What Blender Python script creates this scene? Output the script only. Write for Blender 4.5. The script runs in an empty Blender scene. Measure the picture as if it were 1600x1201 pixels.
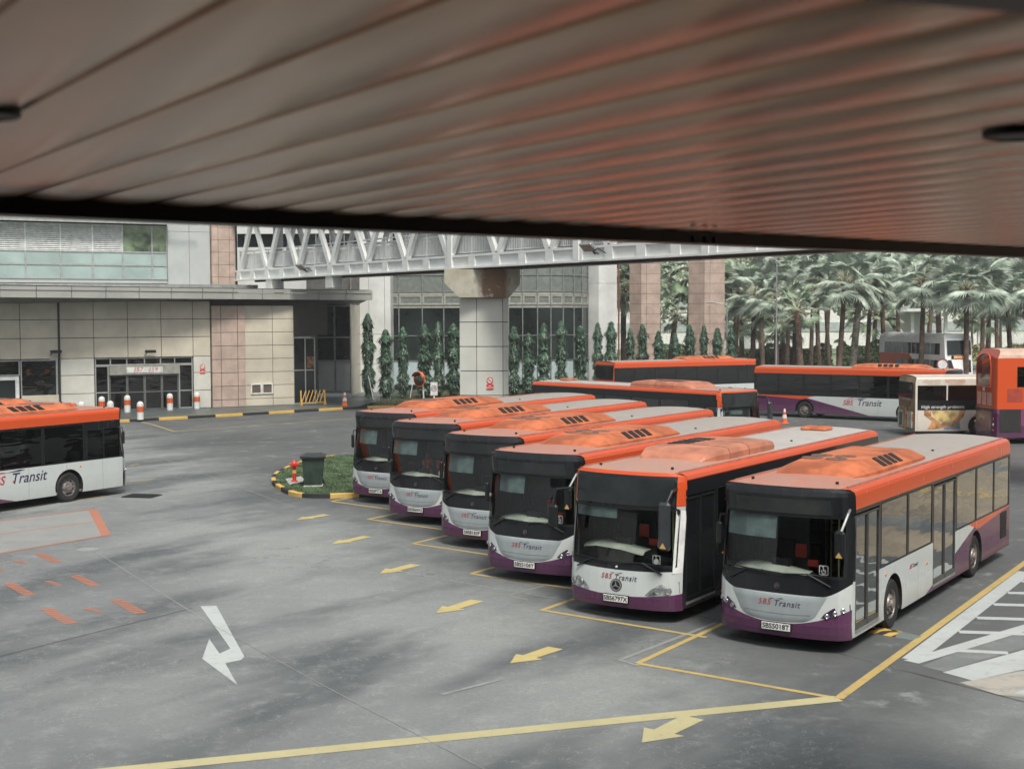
import bpy, bmesh, math, random
from math import sin, cos, tan, radians, pi, sqrt, atan2
from mathutils import Vector, Matrix
random.seed(7)
SC = bpy.context.scene
COL = SC.collection

# ------------------------------------------------------------------ camera
F_PX, PITCH, ROLL, CAM_H = 2091.0, 0.0515, -0.004, 6.0
cd = bpy.data.cameras.new('camera')
cd.sensor_width = 36.0
cd.lens = 36.0 * F_PX / 1600.0
cd.clip_start, cd.clip_end = 0.05, 2000
cd.dof.use_dof = True
cd.dof.focus_distance = 42.0
cd.dof.aperture_fstop = 2.4
cam = bpy.data.objects.new('camera', cd)
COL.objects.link(cam)
cam.location = (0, 0, CAM_H)
cam.matrix_world = (Matrix.Translation((0, 0, CAM_H)) @ Matrix.Rotation(pi/2 - PITCH, 4, 'X') @ Matrix.Rotation(ROLL, 4, 'Z'))
SC.camera = cam

# ------------------------------------------------------------------ world, sun, exposure
SUN_AZ, SUN_EL = radians(164), radians(55)
w = bpy.data.worlds.new("World"); SC.world = w; w.use_nodes = True
wn = w.node_tree; wn.nodes.clear()
sky = wn.nodes.new('ShaderNodeTexSky'); sky.sky_type = 'NISHITA'; sky.sun_disc = False
sky.sun_elevation = SUN_EL; sky.sun_rotation = SUN_AZ; sky.air_density = 1.0; sky.dust_density = 4.0; sky.ozone_density = 1.0
hsv = wn.nodes.new('ShaderNodeHueSaturation'); hsv.inputs['Saturation'].default_value = 0.25
bg = wn.nodes.new('ShaderNodeBackground'); bg.inputs['Strength'].default_value = 0.10
wo = wn.nodes.new('ShaderNodeOutputWorld')
wn.links.new(sky.outputs[0], hsv.inputs['Color']); wn.links.new(hsv.outputs[0], bg.inputs[0]); wn.links.new(bg.outputs[0], wo.inputs[0])
sd = bpy.data.lights.new('sun', 'SUN'); sd.energy = 2.5; sd.angle = radians(14); sd.color = (1.0, 0.94, 0.83)
sun = bpy.data.objects.new('sun', sd); COL.objects.link(sun)
to_sun = Vector((sin(SUN_AZ)*cos(SUN_EL), cos(SUN_AZ)*cos(SUN_EL), sin(SUN_EL)))
sun.rotation_euler = to_sun.to_track_quat('Z', 'Y').to_euler()
SC.view_settings.view_transform = 'Standard'; SC.view_settings.look = 'None'
SC.view_settings.exposure = 0.42; SC.view_settings.gamma = 1.0
SC.cycles.max_bounces = 8; SC.cycles.transparent_max_bounces = 16
SC.cycles.volume_bounces = 0; SC.cycles.caustics_reflective = False; SC.cycles.caustics_refractive = False
SC.cycles.use_denoising = True

# ------------------------------------------------------------------ surveying helper: where a sight line meets a level
def G(px, py, z=0.0):
    a = (px-800)/F_PX; b = -(py-600.5)/F_PX
    x = a*cos(ROLL)-b*sin(ROLL); u = a*sin(ROLL)+b*cos(ROLL)
    dz = -sin(PITCH)+cos(PITCH)*u; dy = cos(PITCH)+sin(PITCH)*u
    t = (z-CAM_H)/dz
    return Vector((x*t, dy*t, z))
def GD(px, py, depth):
    a = (px-800)/F_PX; b = -(py-600.5)/F_PX
    x = a*cos(ROLL)-b*sin(ROLL); u = a*sin(ROLL)+b*cos(ROLL)
    dz = -sin(PITCH)+cos(PITCH)*u; dy = cos(PITCH)+sin(PITCH)*u
    t = depth/dy
    return Vector((x*t, depth, CAM_H+dz*t))

# ------------------------------------------------------------------ materials
class E:
    """tiny expression builder for math nodes"""
    def __init__(s, nt, sock): s.nt, s.s = nt, sock
    def _m(s, op, *a, clamp=False):
        n = s.nt.nodes.new('ShaderNodeMath'); n.operation = op; n.use_clamp = clamp
        for i, v in enumerate((s,)+a):
            if isinstance(v, E): s.nt.links.new(v.s, n.inputs[i])
            else: n.inputs[i].default_value = v
        return E(s.nt, n.outputs[0])
    def __add__(s, o): return s._m('ADD', o)
    def __sub__(s, o): return s._m('SUBTRACT', o)
    def __mul__(s, o): return s._m('MULTIPLY', o)
    def __gt__(s, o): return s._m('GREATER_THAN', o)
    def __lt__(s, o): return s._m('LESS_THAN', o)
    def abs(s): return s._m('ABSOLUTE')
    def pow(s, o): return s._m('POWER', o)
    def max(s, o): return s._m('MAXIMUM', o)
    def min(s, o): return s._m('MINIMUM', o)
    def frac(s): return s._m('FRACT')
    def clamp(s): return s._m('ADD', 0.0, clamp=True)
def mixc(nt, fac, a, b):
    n = nt.nodes.new('ShaderNodeMix'); n.data_type = 'RGBA'
    for idx, v in ((0, fac), (6, a), (7, b)):
        if isinstance(v, E): nt.links.new(v.s, n.inputs[idx])
        elif idx == 0: n.inputs[0].default_value = v
        else: n.inputs[idx].default_value = (*v, 1) if len(v) == 3 else v
    return E(nt, n.outputs[2])
def newmat(name):
    m = bpy.data.materials.new(name); m.use_nodes = True
    nt = m.node_tree; b = nt.nodes['Principled BSDF']
    return m, nt, b
def coords(nt, kind='Object'):
    tc = nt.nodes.new('ShaderNodeTexCoord'); sp = nt.nodes.new('ShaderNodeSeparateXYZ')
    nt.links.new(tc.outputs[kind], sp.inputs[0])
    return tc.outputs[kind], E(nt, sp.outputs[0]), E(nt, sp.outputs[1]), E(nt, sp.outputs[2])
def noise(nt, vec, scale, detail=3, rough=0.55, sc=None, dist=0.0):
    n = nt.nodes.new('ShaderNodeTexNoise'); n.inputs['Scale'].default_value = scale
    n.inputs['Detail'].default_value = detail; n.inputs['Roughness'].default_value = rough; n.inputs['Distortion'].default_value = dist
    if sc:
        mp = nt.nodes.new('ShaderNodeMapping'); mp.inputs['Scale'].default_value = sc
        nt.links.new(vec, mp.inputs[0]); vec = mp.outputs[0]
    nt.links.new(vec, n.inputs['Vector'])
    return E(nt, n.outputs['Fac'])
def ramp(nt, e, lo, hi):
    n = nt.nodes.new('ShaderNodeMapRange'); n.interpolation_type = 'SMOOTHSTEP'
    n.inputs['From Min'].default_value = lo; n.inputs['From Max'].default_value = hi
    nt.links.new(e.s, n.inputs['Value']); return E(nt, n.outputs[0])
def bump(nt, b, e, strength=0.2, dist=0.02):
    n = nt.nodes.new('ShaderNodeBump'); n.inputs['Strength'].default_value = strength; n.inputs['Distance'].default_value = dist
    nt.links.new(e.s, n.inputs['Height']); nt.links.new(n.outputs[0], b.inputs['Normal'])
def setc(nt, b, e): nt.links.new(e.s, b.inputs['Base Color'])
_M = {}
def mat(name, col, rough=0.5, metal=0.0, var=0.12, scale=3.0, coat=0.0, spec=0.5, bumps=0.0):
    if name in _M: return _M[name]
    m, nt, b = newmat(name)
    b.inputs['Roughness'].default_value = rough; b.inputs['Metallic'].default_value = metal
    b.inputs['Coat Weight'].default_value = coat; b.inputs['Coat Roughness'].default_value = 0.08
    b.inputs['Specular IOR Level'].default_value = spec
    vec, x, y, z = coords(nt)
    n = noise(nt, vec, scale, 4, 0.6)
    dark = tuple(c*(1-var*1.6) for c in col); lite = tuple(min(1, c*(1+var)) for c in col)
    setc(nt, b, mixc(nt, ramp(nt, n, 0.3, 0.7), dark, lite))
    if bumps: bump(nt, b, noise(nt, vec, scale*12, 3), bumps, 0.01)
    _M[name] = m; return m
ORANGE = (0.60, 0.088, 0.026); PURPLE = (0.095, 0.025, 0.085); WHITE = (0.54, 0.585, 0.585); BLACK = (0.012, 0.014, 0.017)
def dirt(nt, b, vec, col, z, amt=0.35):
    """road film: spray along the skirts and faint streaks, carried by the paint itself"""
    n = noise(nt, vec, 1.6, 5, 0.65)
    n2 = noise(nt, vec, 9, 3, 0.6, sc=(1, 1, 0.15))
    low = (z*-1.6+1.35).clamp()
    f = (low*n*1.5 + ramp(nt, n2, 0.5, 0.8)*0.3).clamp()*amt
    c = mixc(nt, f, col, (0.16, 0.14, 0.12))
    x_, y_, z_ = coords(nt)[1:]
    seam = ((y_*0.667+0.13).frac() < 0.009)*(z_ < 1.25)
    c = mixc(nt, seam*0.55, c, (0.05, 0.05, 0.05))
    setc(nt, b, c)
    nt.links.new((f*0.8+0.22).s, b.inputs['Roughness'])
    return c
def paint_base(name):
    m, nt, b = newmat(name)
    b.inputs['Coat Weight'].default_value = 0.28; b.inputs['Coat Roughness'].default_value = 0.06; b.inputs['Specular IOR Level'].default_value = 0.35
    return m, nt, b
def m_side_scania(win_orange=True):
    m, nt, b = paint_base('livery_side_paint')
    vec, x, y, z = coords(nt)
    c = mixc(nt, z < (y-4.9)*0.235+0.3, WHITE, PURPLE)
    wedge = (z > (y-8.95)*0.06+1.08)*(z > (y-8.1)*-0.25+1.28)*(z < 1.28)*(y > 8.0)
    pur = (y > 8.9)*(z < (y-8.95)*0.06+1.08)
    c = mixc(nt, pur, c, PURPLE); c = mixc(nt, wedge, c, ORANGE)
    c = mixc(nt, (z > 1.28), c, BLACK)
    c = mixc(nt, (z > 2.55), c, ORANGE)
    dirt(nt, b, vec, c, z); return m
def m_front_scania():
    m, nt, b = paint_base('livery_front_paint')
    vec, x, y, z = coords(nt)
    ax = x.abs()*0.8
    c = mixc(nt, z < ax.pow(2.0)*0.30+0.50, WHITE, PURPLE)
    rise = ((ax-0.66)*3.0).clamp().pow(1.5)
    c = mixc(nt, z > rise*0.22+1.03, c, BLACK)
    dirt(nt, b, vec, c, z, 0.18); return m
def m_rear_scania():
    m, nt, b = paint_base('livery_rear_paint')
    vec, x, y, z = coords(nt)
    c = mixc(nt, z < 1.25, ORANGE, PURPLE)
    c = mixc(nt, (z > 1.75)*(z < 2.72)*(x.abs() < 1.12), c, BLACK)
    dirt(nt, b, vec, c, z); return m
def m_side_citaro():
    m, nt, b = paint_base('livery_side_paint')
    vec, x, y, z = coords(nt)
    c = mixc(nt, z < 0.62, BLACK, (0.03, 0.02, 0.03))
    c = mixc(nt, z > 2.78, c, ORANGE)
    dirt(nt, b, vec, c, z, 0.12); return m
def m_front_citaro():
    m, nt, b = paint_base('livery_front_paint')
    vec, x, y, z = coords(nt)
    ax = x.abs()*0.8
    c = mixc(nt, z < ax.pow(2.0)*0.1+0.50, WHITE, PURPLE)
    c = mixc(nt, z > 2.28, c, ORANGE)
    c = mixc(nt, (z > ax.pow(2.0)*0.04+1.0)*(z < 2.86)*(ax < 0.9), c, BLACK)
    dirt(nt, b, vec, c, z, 0.15); return m
def m_white_ad():
    m, nt, b = paint_base('advert_wrap_paint')
    vec, x, y, z = coords(nt)
    c = mixc(nt, 0.0, (0.70, 0.66, 0.60), WHITE)
    dirt(nt, b, vec, c, z, 0.25); return m
def m_side_double():
    m, nt, b = paint_base('livery_side_paint')
    vec, x, y, z = coords(nt)
    n = noise(nt, vec, 0.5, 2)
    c = mixc(nt, z < 1.62, ORANGE, (0.20, 0.06, 0.13))
    c = mixc(nt, (z < 1.5)*(z < (y-9.0)*0.5+0.5), c, PURPLE)
    dirt(nt, b, vec, c, z, 0.2); return m
def m_far_double():
    m, nt, b = paint_base('livery_side_paint')
    vec, x, y, z = coords(nt)
    c = mixc(nt, ((y-4.6)*0.9+1.5 > z)*(z < 2.6), (.85, .87, .87), ORANGE)
    c = mixc(nt, z > 3.95, c, (.72, .75, .75))
    dirt(nt, b, vec, c, z, 0.2); return m
def m_roof(a=(0.46, 0.20, 0.145), bcol=(0.37, 0.34, 0.315)):
    m, nt, b = newmat('roof_paint')
    vec, x, y, z = coords(nt)
    n = noise(nt, vec, 1.2, 5, 0.7); n2 = noise(nt, vec, 7, 4, 0.7, sc=(1, .25, 1))
    c = mixc(nt, ramp(nt, y, 3.5, 6.5), a, bcol)
    c = mixc(nt, ramp(nt, n, 0.42, 0.75)*0.45, c, (0.33, 0.27, 0.24))
    c = mixc(nt, ramp(nt, n2, 0.5, 0.8)*0.25, c, (0.50, 0.46, 0.42))
    c = mixc(nt, ((y*0.83+.2).frac() < 0.014)*0.45, c, (0.16, 0.12, 0.10))
    n4 = noise(nt, vec, 2.6, 6, 0.8); c = mixc(nt, ramp(nt, n4, .55, .72)*0.35, c, (0.22, 0.18, 0.155))
    edge = (x.abs() > 1.02)
    c = mixc(nt, edge, c, mixc(nt, ramp(nt, y, 3.5, 8.0), ORANGE, (0.62, 0.40, 0.34)))
    setc(nt, b, c); b.inputs['Roughness'].default_value = 0.42; return m
def m_glass(name, tint=(0.42, 0.46, 0.45), base=0.06, gain=0.9, wob=0.0):
    m, nt, b = newmat(name)
    out = nt.nodes['Material Output']; nt.nodes.remove(b)
    tr = nt.nodes.new('ShaderNodeBsdfTransparent'); tr.inputs[0].default_value = (*tint, 1)
    gl = nt.nodes.new('ShaderNodeBsdfGlossy'); gl.inputs['Roughness'].default_value = 0.015; gl.inputs[0].default_value = (0.95, 0.97, 0.97, 1)
    lw = nt.nodes.new('ShaderNodeLayerWeight'); lw.inputs[0].default_value = 0.5
    f = (E(nt, lw.outputs['Facing']).pow(3.0)*gain+base).clamp()
    mx = nt.nodes.new('ShaderNodeMixShader')
    nt.links.new(f.s, mx.inputs[0]); nt.links.new(tr.outputs[0], mx.inputs[1]); nt.links.new(gl.outputs[0], mx.inputs[2])
    if wob:
        vec, x, y, z = coords(nt)
        bp = nt.nodes.new('ShaderNodeBump'); bp.inputs['Strength'].default_value = wob; bp.inputs['Distance'].default_value = 0.05
        nt.links.new(noise(nt, vec, 1.0, 2, 0.5, sc=(1, .5, 2.2)).s, bp.inputs['Height']); nt.links.new(bp.outputs[0], gl.inputs['Normal'])
    nt.links.new(mx.outputs[0], out.inputs[0]); return m
GLASS = m_glass('windscreen_glass', (0.72, 0.78, 0.76), 0.05, 0.6)
GLASS_D = m_glass('tinted_side_glass', (0.09, 0.09, 0.088), 0.085, 1.35, 0.26)
GLASS_B = m_glass('building_glass', (0.16, 0.18, 0.18), 0.08, 0.9, 0.25)
def m_emit(name, col, st):
    m, nt, b = newmat(name); b.inputs['Base Color'].default_value = (*col, 1)
    b.inputs['Emission Color'].default_value = (*col, 1); b.inputs['Emission Strength'].default_value = st
    return m
RUBBER = mat('rubber', (0.018, 0.018, 0.019), 0.75, bumps=0.2, scale=8)
DARK = mat('black_plastic', (0.014, 0.016, 0.018), 0.4, spec=.3)
STEEL = mat('steel', (0.45, 0.46, 0.46), 0.35, 0.8)
GREYM = mat('grey_metal', (0.30, 0.32, 0.32), 0.45, 0.3)
YEL = mat('yellow_paint', (0.72, 0.42, 0.09), 0.5)
WHT = mat('white_paint', (0.70, 0.72, 0.72), 0.5)
REDP = mat('red_paint', (0.6, 0.04, 0.02), 0.4)
ORP = mat('orange_plastic', (0.75, 0.14, 0.04), 0.5)

# ------------------------------------------------------------------ mesh builder
class MB:
    def __init__(s): s.v, s.f, s.mi, s.m = [], [], [], Matrix.Identity(4)
    def add(s, vs, fs, mi=0):
        o = len(s.v); s.v += [tuple(s.m @ Vector(p)) for p in vs]
        for f in fs: s.f.append(tuple(o+i for i in f)); s.mi.append(mi)
        return s
    def box(s, x0, x1, y0, y1, z0, z1, mi=0, b=0.0):
        if b > 0:
            b = min(b, (x1-x0)*.45, (y1-y0)*.45, (z1-z0)*.45)
            pts = []
            for sx, X in ((0, x0), (1, x1)):
                for sy, Y in ((0, y0), (1, y1)):
                    for sz, Z in ((0, z0), (1, z1)):
                        ix, iy, iz = (b if sx == 0 else -b), (b if sy == 0 else -b), (b if sz == 0 else -b)
                        pts += [(X, Y+iy, Z+iz), (X+ix, Y, Z+iz), (X+ix, Y+iy, Z)]
            g = lambda sx, sy, sz, k: (sx*4+sy*2+sz)*3+k
            F = [(g(0,0,0,0), g(0,0,1,0), g(0,1,1,0), g(0,1,0,0)), (g(1,0,0,0), g(1,1,0,0), g(1,1,1,0), g(1,0,1,0)),
                 (g(0,0,0,1), g(1,0,0,1), g(1,0,1,1), g(0,0,1,1)), (g(0,1,0,1), g(0,1,1,1), g(1,1,1,1), g(1,1,0,1)),
                 (g(0,0,0,2), g(0,1,0,2), g(1,1,0,2), g(1,0,0,2)), (g(0,0,1,2), g(1,0,1,2), g(1,1,1,2), g(0,1,1,2))]
            for sx in (0, 1):
                for sy in (0, 1): F.append((g(sx,sy,0,0), g(sx,sy,1,0), g(sx,sy,1,1), g(sx,sy,0,1)))
                for sz in (0, 1): F.append((g(sx,0,sz,0), g(sx,1,sz,0), g(sx,1,sz,2), g(sx,0,sz,2)))
            for sy in (0, 1):
                for sz in (0, 1): F.append((g(0,sy,sz,1), g(1,sy,sz,1), g(1,sy,sz,2), g(0,sy,sz,2)))
            for sx in (0, 1):
                for sy in (0, 1):
                    for sz in (0, 1): F.append((g(sx,sy,sz,0), g(sx,sy,sz,1), g(sx,sy,sz,2)))
            return s.add(pts, F, mi)
        v = [(x0,y0,z0),(x1,y0,z0),(x1,y1,z0),(x0,y1,z0),(x0,y0,z1),(x1,y0,z1),(x1,y1,z1),(x0,y1,z1)]
        return s.add(v, [(0,3,2,1),(4,5,6,7),(0,1,5,4),(1,2,6,5),(2,3,7,6),(3,0,4,7)], mi)
    def quad(s, a, b, c, d, mi=0): return s.add([a, b, c, d], [(0, 1, 2, 3)], mi)
    def poly(s, pts, mi=0): return s.add(pts, [tuple(range(len(pts)))], mi)
    def prism(s, pts, d, mi=0):
        """pts: 3d polygon, d: extrusion vector"""
        n = len(pts); d = Vector(d)
        v = [tuple(Vector(p)) for p in pts]+[tuple(Vector(p)+d) for p in pts]
        return s.add(v, [tuple(range(n))[::-1], tuple(range(n, 2*n))]+[(i, (i+1) % n, n+(i+1) % n, n+i) for i in range(n)], mi)
    def tube(s, path, r, n=8, mi=0, cap=True):
        path = [Vector(p) for p in path]; rings = []
        rs = r if isinstance(r, (list, tuple)) else [r]*len(path)
        vs = []
        for i, p in enumerate(path):
            t = (path[min(i+1, len(path)-1)]-path[max(i-1, 0)]).normalized()
            up = Vector((0, 0, 1)) if abs(t.z) < 0.9 else Vector((1, 0, 0))
            a = t.cross(up).normalized(); b = a.cross(t)
            vs += [tuple(p+(a*cos(2*pi*k/n)+b*sin(2*pi*k/n))*rs[i]) for k in range(n)]
        fs = []
        for i in range(len(path)-1):
            for k in range(n): fs.append((i*n+k, i*n+(k+1) % n, (i+1)*n+(k+1) % n, (i+1)*n+k))
        if cap: fs += [tuple(range(n))[::-1], tuple((len(path)-1)*n+k for k in range(n))]
        return s.add(vs, fs, mi)
    def lathe(s, prof, n=20, axis='z', c=(0, 0, 0), mi=0):
        vs = []
        for r, h in prof:
            for k in range(n):
                a = 2*pi*k/n; p = (r*cos(a), r*sin(a), h)
                if axis == 'x': p = (h, r*cos(a), r*sin(a))
                if axis == 'y': p = (r*cos(a), h, r*sin(a))
                vs.append((p[0]+c[0], p[1]+c[1], p[2]+c[2]))
        fs = [(i*n+k, i*n+(k+1) % n, (i+1)*n+(k+1) % n, (i+1)*n+k) for i in range(len(prof)-1) for k in range(n)]
        return s.add(vs, fs, mi)
    def grid(s, P, mi=0):
        r, c = len(P), len(P[0])
        return s.add([p for row in P for p in row], [(i*c+j, i*c+j+1, (i+1)*c+j+1, (i+1)*c+j) for i in range(r-1) for j in range(c-1)], mi)
    def build(s, name, mats, parent=None, smooth=False, loc=None, rot=None, recalc=True, sharp=38):
        me = bpy.data.meshes.new(name); me.from_pydata(s.v, [], s.f)
        if not isinstance(mats, (list, tuple)): mats = [mats]
        for m in mats: me.materials.append(m)
        me.polygons.foreach_set('material_index', s.mi)
        if recalc:
            bm = bmesh.new(); bm.from_mesh(me)
            bmesh.ops.recalc_face_normals(bm, faces=bm.faces); bm.to_mesh(me); bm.free()
        if smooth:
            me.polygons.foreach_set('use_smooth', [True]*len(me.polygons))
            me.set_sharp_from_angle(angle=radians(sharp))
        me.update()
        o = bpy.data.objects.new(name, me); COL.objects.link(o)
        if parent: o.parent = parent
        if loc is not None: o.location = loc
        if rot is not None: o.rotation_euler = rot
        return o
def tag(o, label=None, cat=None, group=None, kind=None):
    if label: o['label'] = label
    if cat: o['category'] = cat
    if group: o['group'] = group
    if kind: o['kind'] = kind
    return o
def empty(name, loc=(0, 0, 0), rz=0.0, parent=None):
    o = bpy.data.objects.new(name, None); COL.objects.link(o); o.location = loc; o.rotation_euler = (0, 0, rz)
    o.empty_display_size = 0.2
    if parent: o.parent = parent
    return o
def copy_tree(o, parent=None, skip=()):
    c = o.copy(); COL.objects.link(c); c.parent = parent
    for ch in o.children:
        if not any(ch.name.startswith(k) for k in skip): copy_tree(ch, c, skip)
    return c
def text_bm(txt, size, name, mt, parent, mtx, shear=0.0, depth=0.002, align='CENTER', bold=0.0, space=1.0, wrap=None):
    cu = bpy.data.curves.new('lettering', 'FONT'); cu.body = txt; cu.size = size; cu.shear = shear
    cu.extrude = depth; cu.align_x = align; cu.align_y = 'CENTER'; cu.offset = bold; cu.space_character = space; cu.resolution_u = 3
    to = bpy.data.objects.new('lettering', cu); COL.objects.link(to)
    bpy.context.view_layer.update()
    me = bpy.data.meshes.new_from_object(to.evaluated_get(bpy.context.evaluated_depsgraph_get()))
    bpy.data.objects.remove(to); bpy.data.curves.remove(cu)
    me.transform(mtx)
    if wrap:
        for v in me.vertices: v.co = wrap(v.co)
    me.materials.clear(); me.materials.append(mt)
    o = bpy.data.objects.new(name, me); COL.objects.link(o)
    if parent: o.parent = parent
    return o

# ------------------------------------------------------------------ buses (local: x across, +x kerb side with doors; y rearwards from the nose; z up)
HW = 1.25
def lean(z, st):
    if st == 'scania':
        pts = [(0.25, 0.05), (0.45, 0.0), (1.05, 0.02), (1.35, 0.05), (2.4, 0.22), (2.5, 0.20), (2.78, 0.16), (2.9, 0.19), (2.97, 0.32)]
    else:
        pts = [(0.25, 0.04), (0.45, 0.0), (1.0, 0.03), (2.2, 0.20), (2.3, 0.18), (2.75, 0.22), (2.9, 0.27), (2.97, 0.36)]
    for (a, p), (b, q) in zip(pts, pts[1:]):
        if z <= b: return p+(q-p)*max(0, (z-a))/(b-a)
    return pts[-1][1]
def yf(x, z, st='scania'):
    u = min(1, abs(x)/HW)
    return lean(z, st)+0.25*u**2.6+0.14*max(0, (u-0.86)/0.14)**2
ROOFP = [(1.25, 2.60), (1.247, 2.80), (1.228, 2.865), (1.17, 2.91), (1.04, 2.925)]
ROOFTOP = [(1.04, 2.925), (0.7, 2.955), (0.35, 2.972), (0, 2.978)]
def panel_cells(mb, ys, zs, fn, inhole, mi=0):
    for y0, y1 in zip(ys, ys[1:]):
        for z0, z1 in zip(zs, zs[1:]):
            if inhole((y0+y1)/2, (z0+z1)/2): continue
            mb.quad(fn(y0, z0), fn(y1, z0), fn(y1, z1), fn(y0, z1), mi)
def make_wheel(parent, x, y, sx, r=0.48):
    mb = MB(); w = 0.13
    prof = [(r*.58, w), (r*.62, w+.012), (r*.9, w+.015), (r*.985, w-.02), (r, w-.05), (r, -w+.05), (r*.97, -w), (r*.5, -w)]
    mb.lathe(prof, 32, 'x')
    t = mb.build('wheel', RUBBER, parent, True, (x, y, r)); t.scale = (sx, 1, 1)
    mb = MB()
    mb.lathe([(r*.60, w+.004), (r*.56, w-.005), (r*.53, w-.05), (r*.40, w-.06), (r*.36, w-.03), (r*.34, w-.0), (r*.2, w+.01), (r*.19, w+.05), (0.001, w+.055)], 28, 'x')
    for k in range(10):
        a = 2*pi*k/10; mb.tube([(w-.02, cos(a)*r*.28, sin(a)*r*.28), (w+.03, cos(a)*r*.28, sin(a)*r*.28)], .014, 6)
    for k in range(10):
        a = 2*pi*(k+.5)/10; mb.lathe([(.03, 0), (.03, .002), (0.001, .002)], 8, 'x', (w-.052, cos(a)*r*.465, sin(a)*r*.465), mi=1)
    mb.build('rim', [mat('wheel_rim', (0.30, 0.27, 0.26), 0.5, 0.5, var=0.3, scale=6), DARK], t, True)
    return t
def seat_mesh():
    mb = MB()
    mb.box(-.44, .44, 0, .42, .40, .50, 0, .03); mb.box(-.44, .44, .38, .47, .46, 1.05, 0, .03)
    mb.box(-.3, .3, .1, .3, 0, .4, 0)
    return mb
SEATM = mat('seat_moquette', (0.16, 0.05, 0.07), 0.8); INTG = mat('interior_grey', (0.22, 0.225, 0.22), 0.6)
INTL = mat('interior_cream', (0.42, 0.43, 0.40), 0.6); BLIND = mat('sun_blind_fabric', (0.16, 0.215, 0.22), 0.7, var=.3, scale=2)
def window_pane(root, side, y0, y1, z0, z1, name='window', frame=True, glass=None, yfn=None, sash=False):
    mb = MB(); X = side*(HW-0.008)
    mb.box(min(X, X-side*.012), max(X, X-side*.012), y0, y1, z0, z1)
    o = mb.build(name, glass or GLASS_D, root)
    if frame:
        m2 = MB(); t = .016; Xo = side*(HW+.002); Xi = side*(HW-.05); a, b = min(Xi, Xo), max(Xi, Xo)
        m2.box(a, b, y0-.006, y0+t, z0-.006, z1+.006); m2.box(a, b, y1-t, y1+.006, z0-.006, z1+.006)
        m2.box(a, b, y0+t, y1-t, z0-.006, z0+t); m2.box(a, b, y0+t, y1-t, z1-t, z1+.006)
        if sash: m2.box(a, b, (y0+y1)/2-.02, (y0+y1)/2+.02, z0+t, z1-t)
        m2.build('window_frame', DARK, o)
    return o
def door(root, y0, y1, z0, z1, st):
    fr = MB(); t = .034; X0, X1 = HW-.05, HW+.006
    ym = (y0+y1)/2
    for a, b in ((y0, ym-.01), (ym+.01, y1)):
        fr.box(X0, X1, a, a+t, z0, z1, 0, .008); fr.box(X0, X1, b-t, b, z0, z1, 0, .008)
        fr.box(X0, X1, a+t, b-t, z0, z0+.09); fr.box(X0, X1, a+t, b-t, z1-t, z1)
    fr.box(X0, X1+.004, ym-.008, ym+.008, z0, z1)
    o = fr.build('door', mat('door_frame', (0.10, 0.10, 0.10), 0.4, 0.5) if st == 'scania' else DARK, root)
    for a, b in ((y0, ym-.01), (ym+.01, y1)):
        MB().box(X0+.02, X0+.03, a+t, b-t, z0+.09, z1-t).build('door_pane', GLASS_D if st == 'scania' else mat('dark_pane', (.012, .014, .016), .05), o)
    MB().box(X0, X1+.01, y0, y1, z0-.05, z0-.004).build('door_sill', GREYM, o)
    return o
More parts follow.
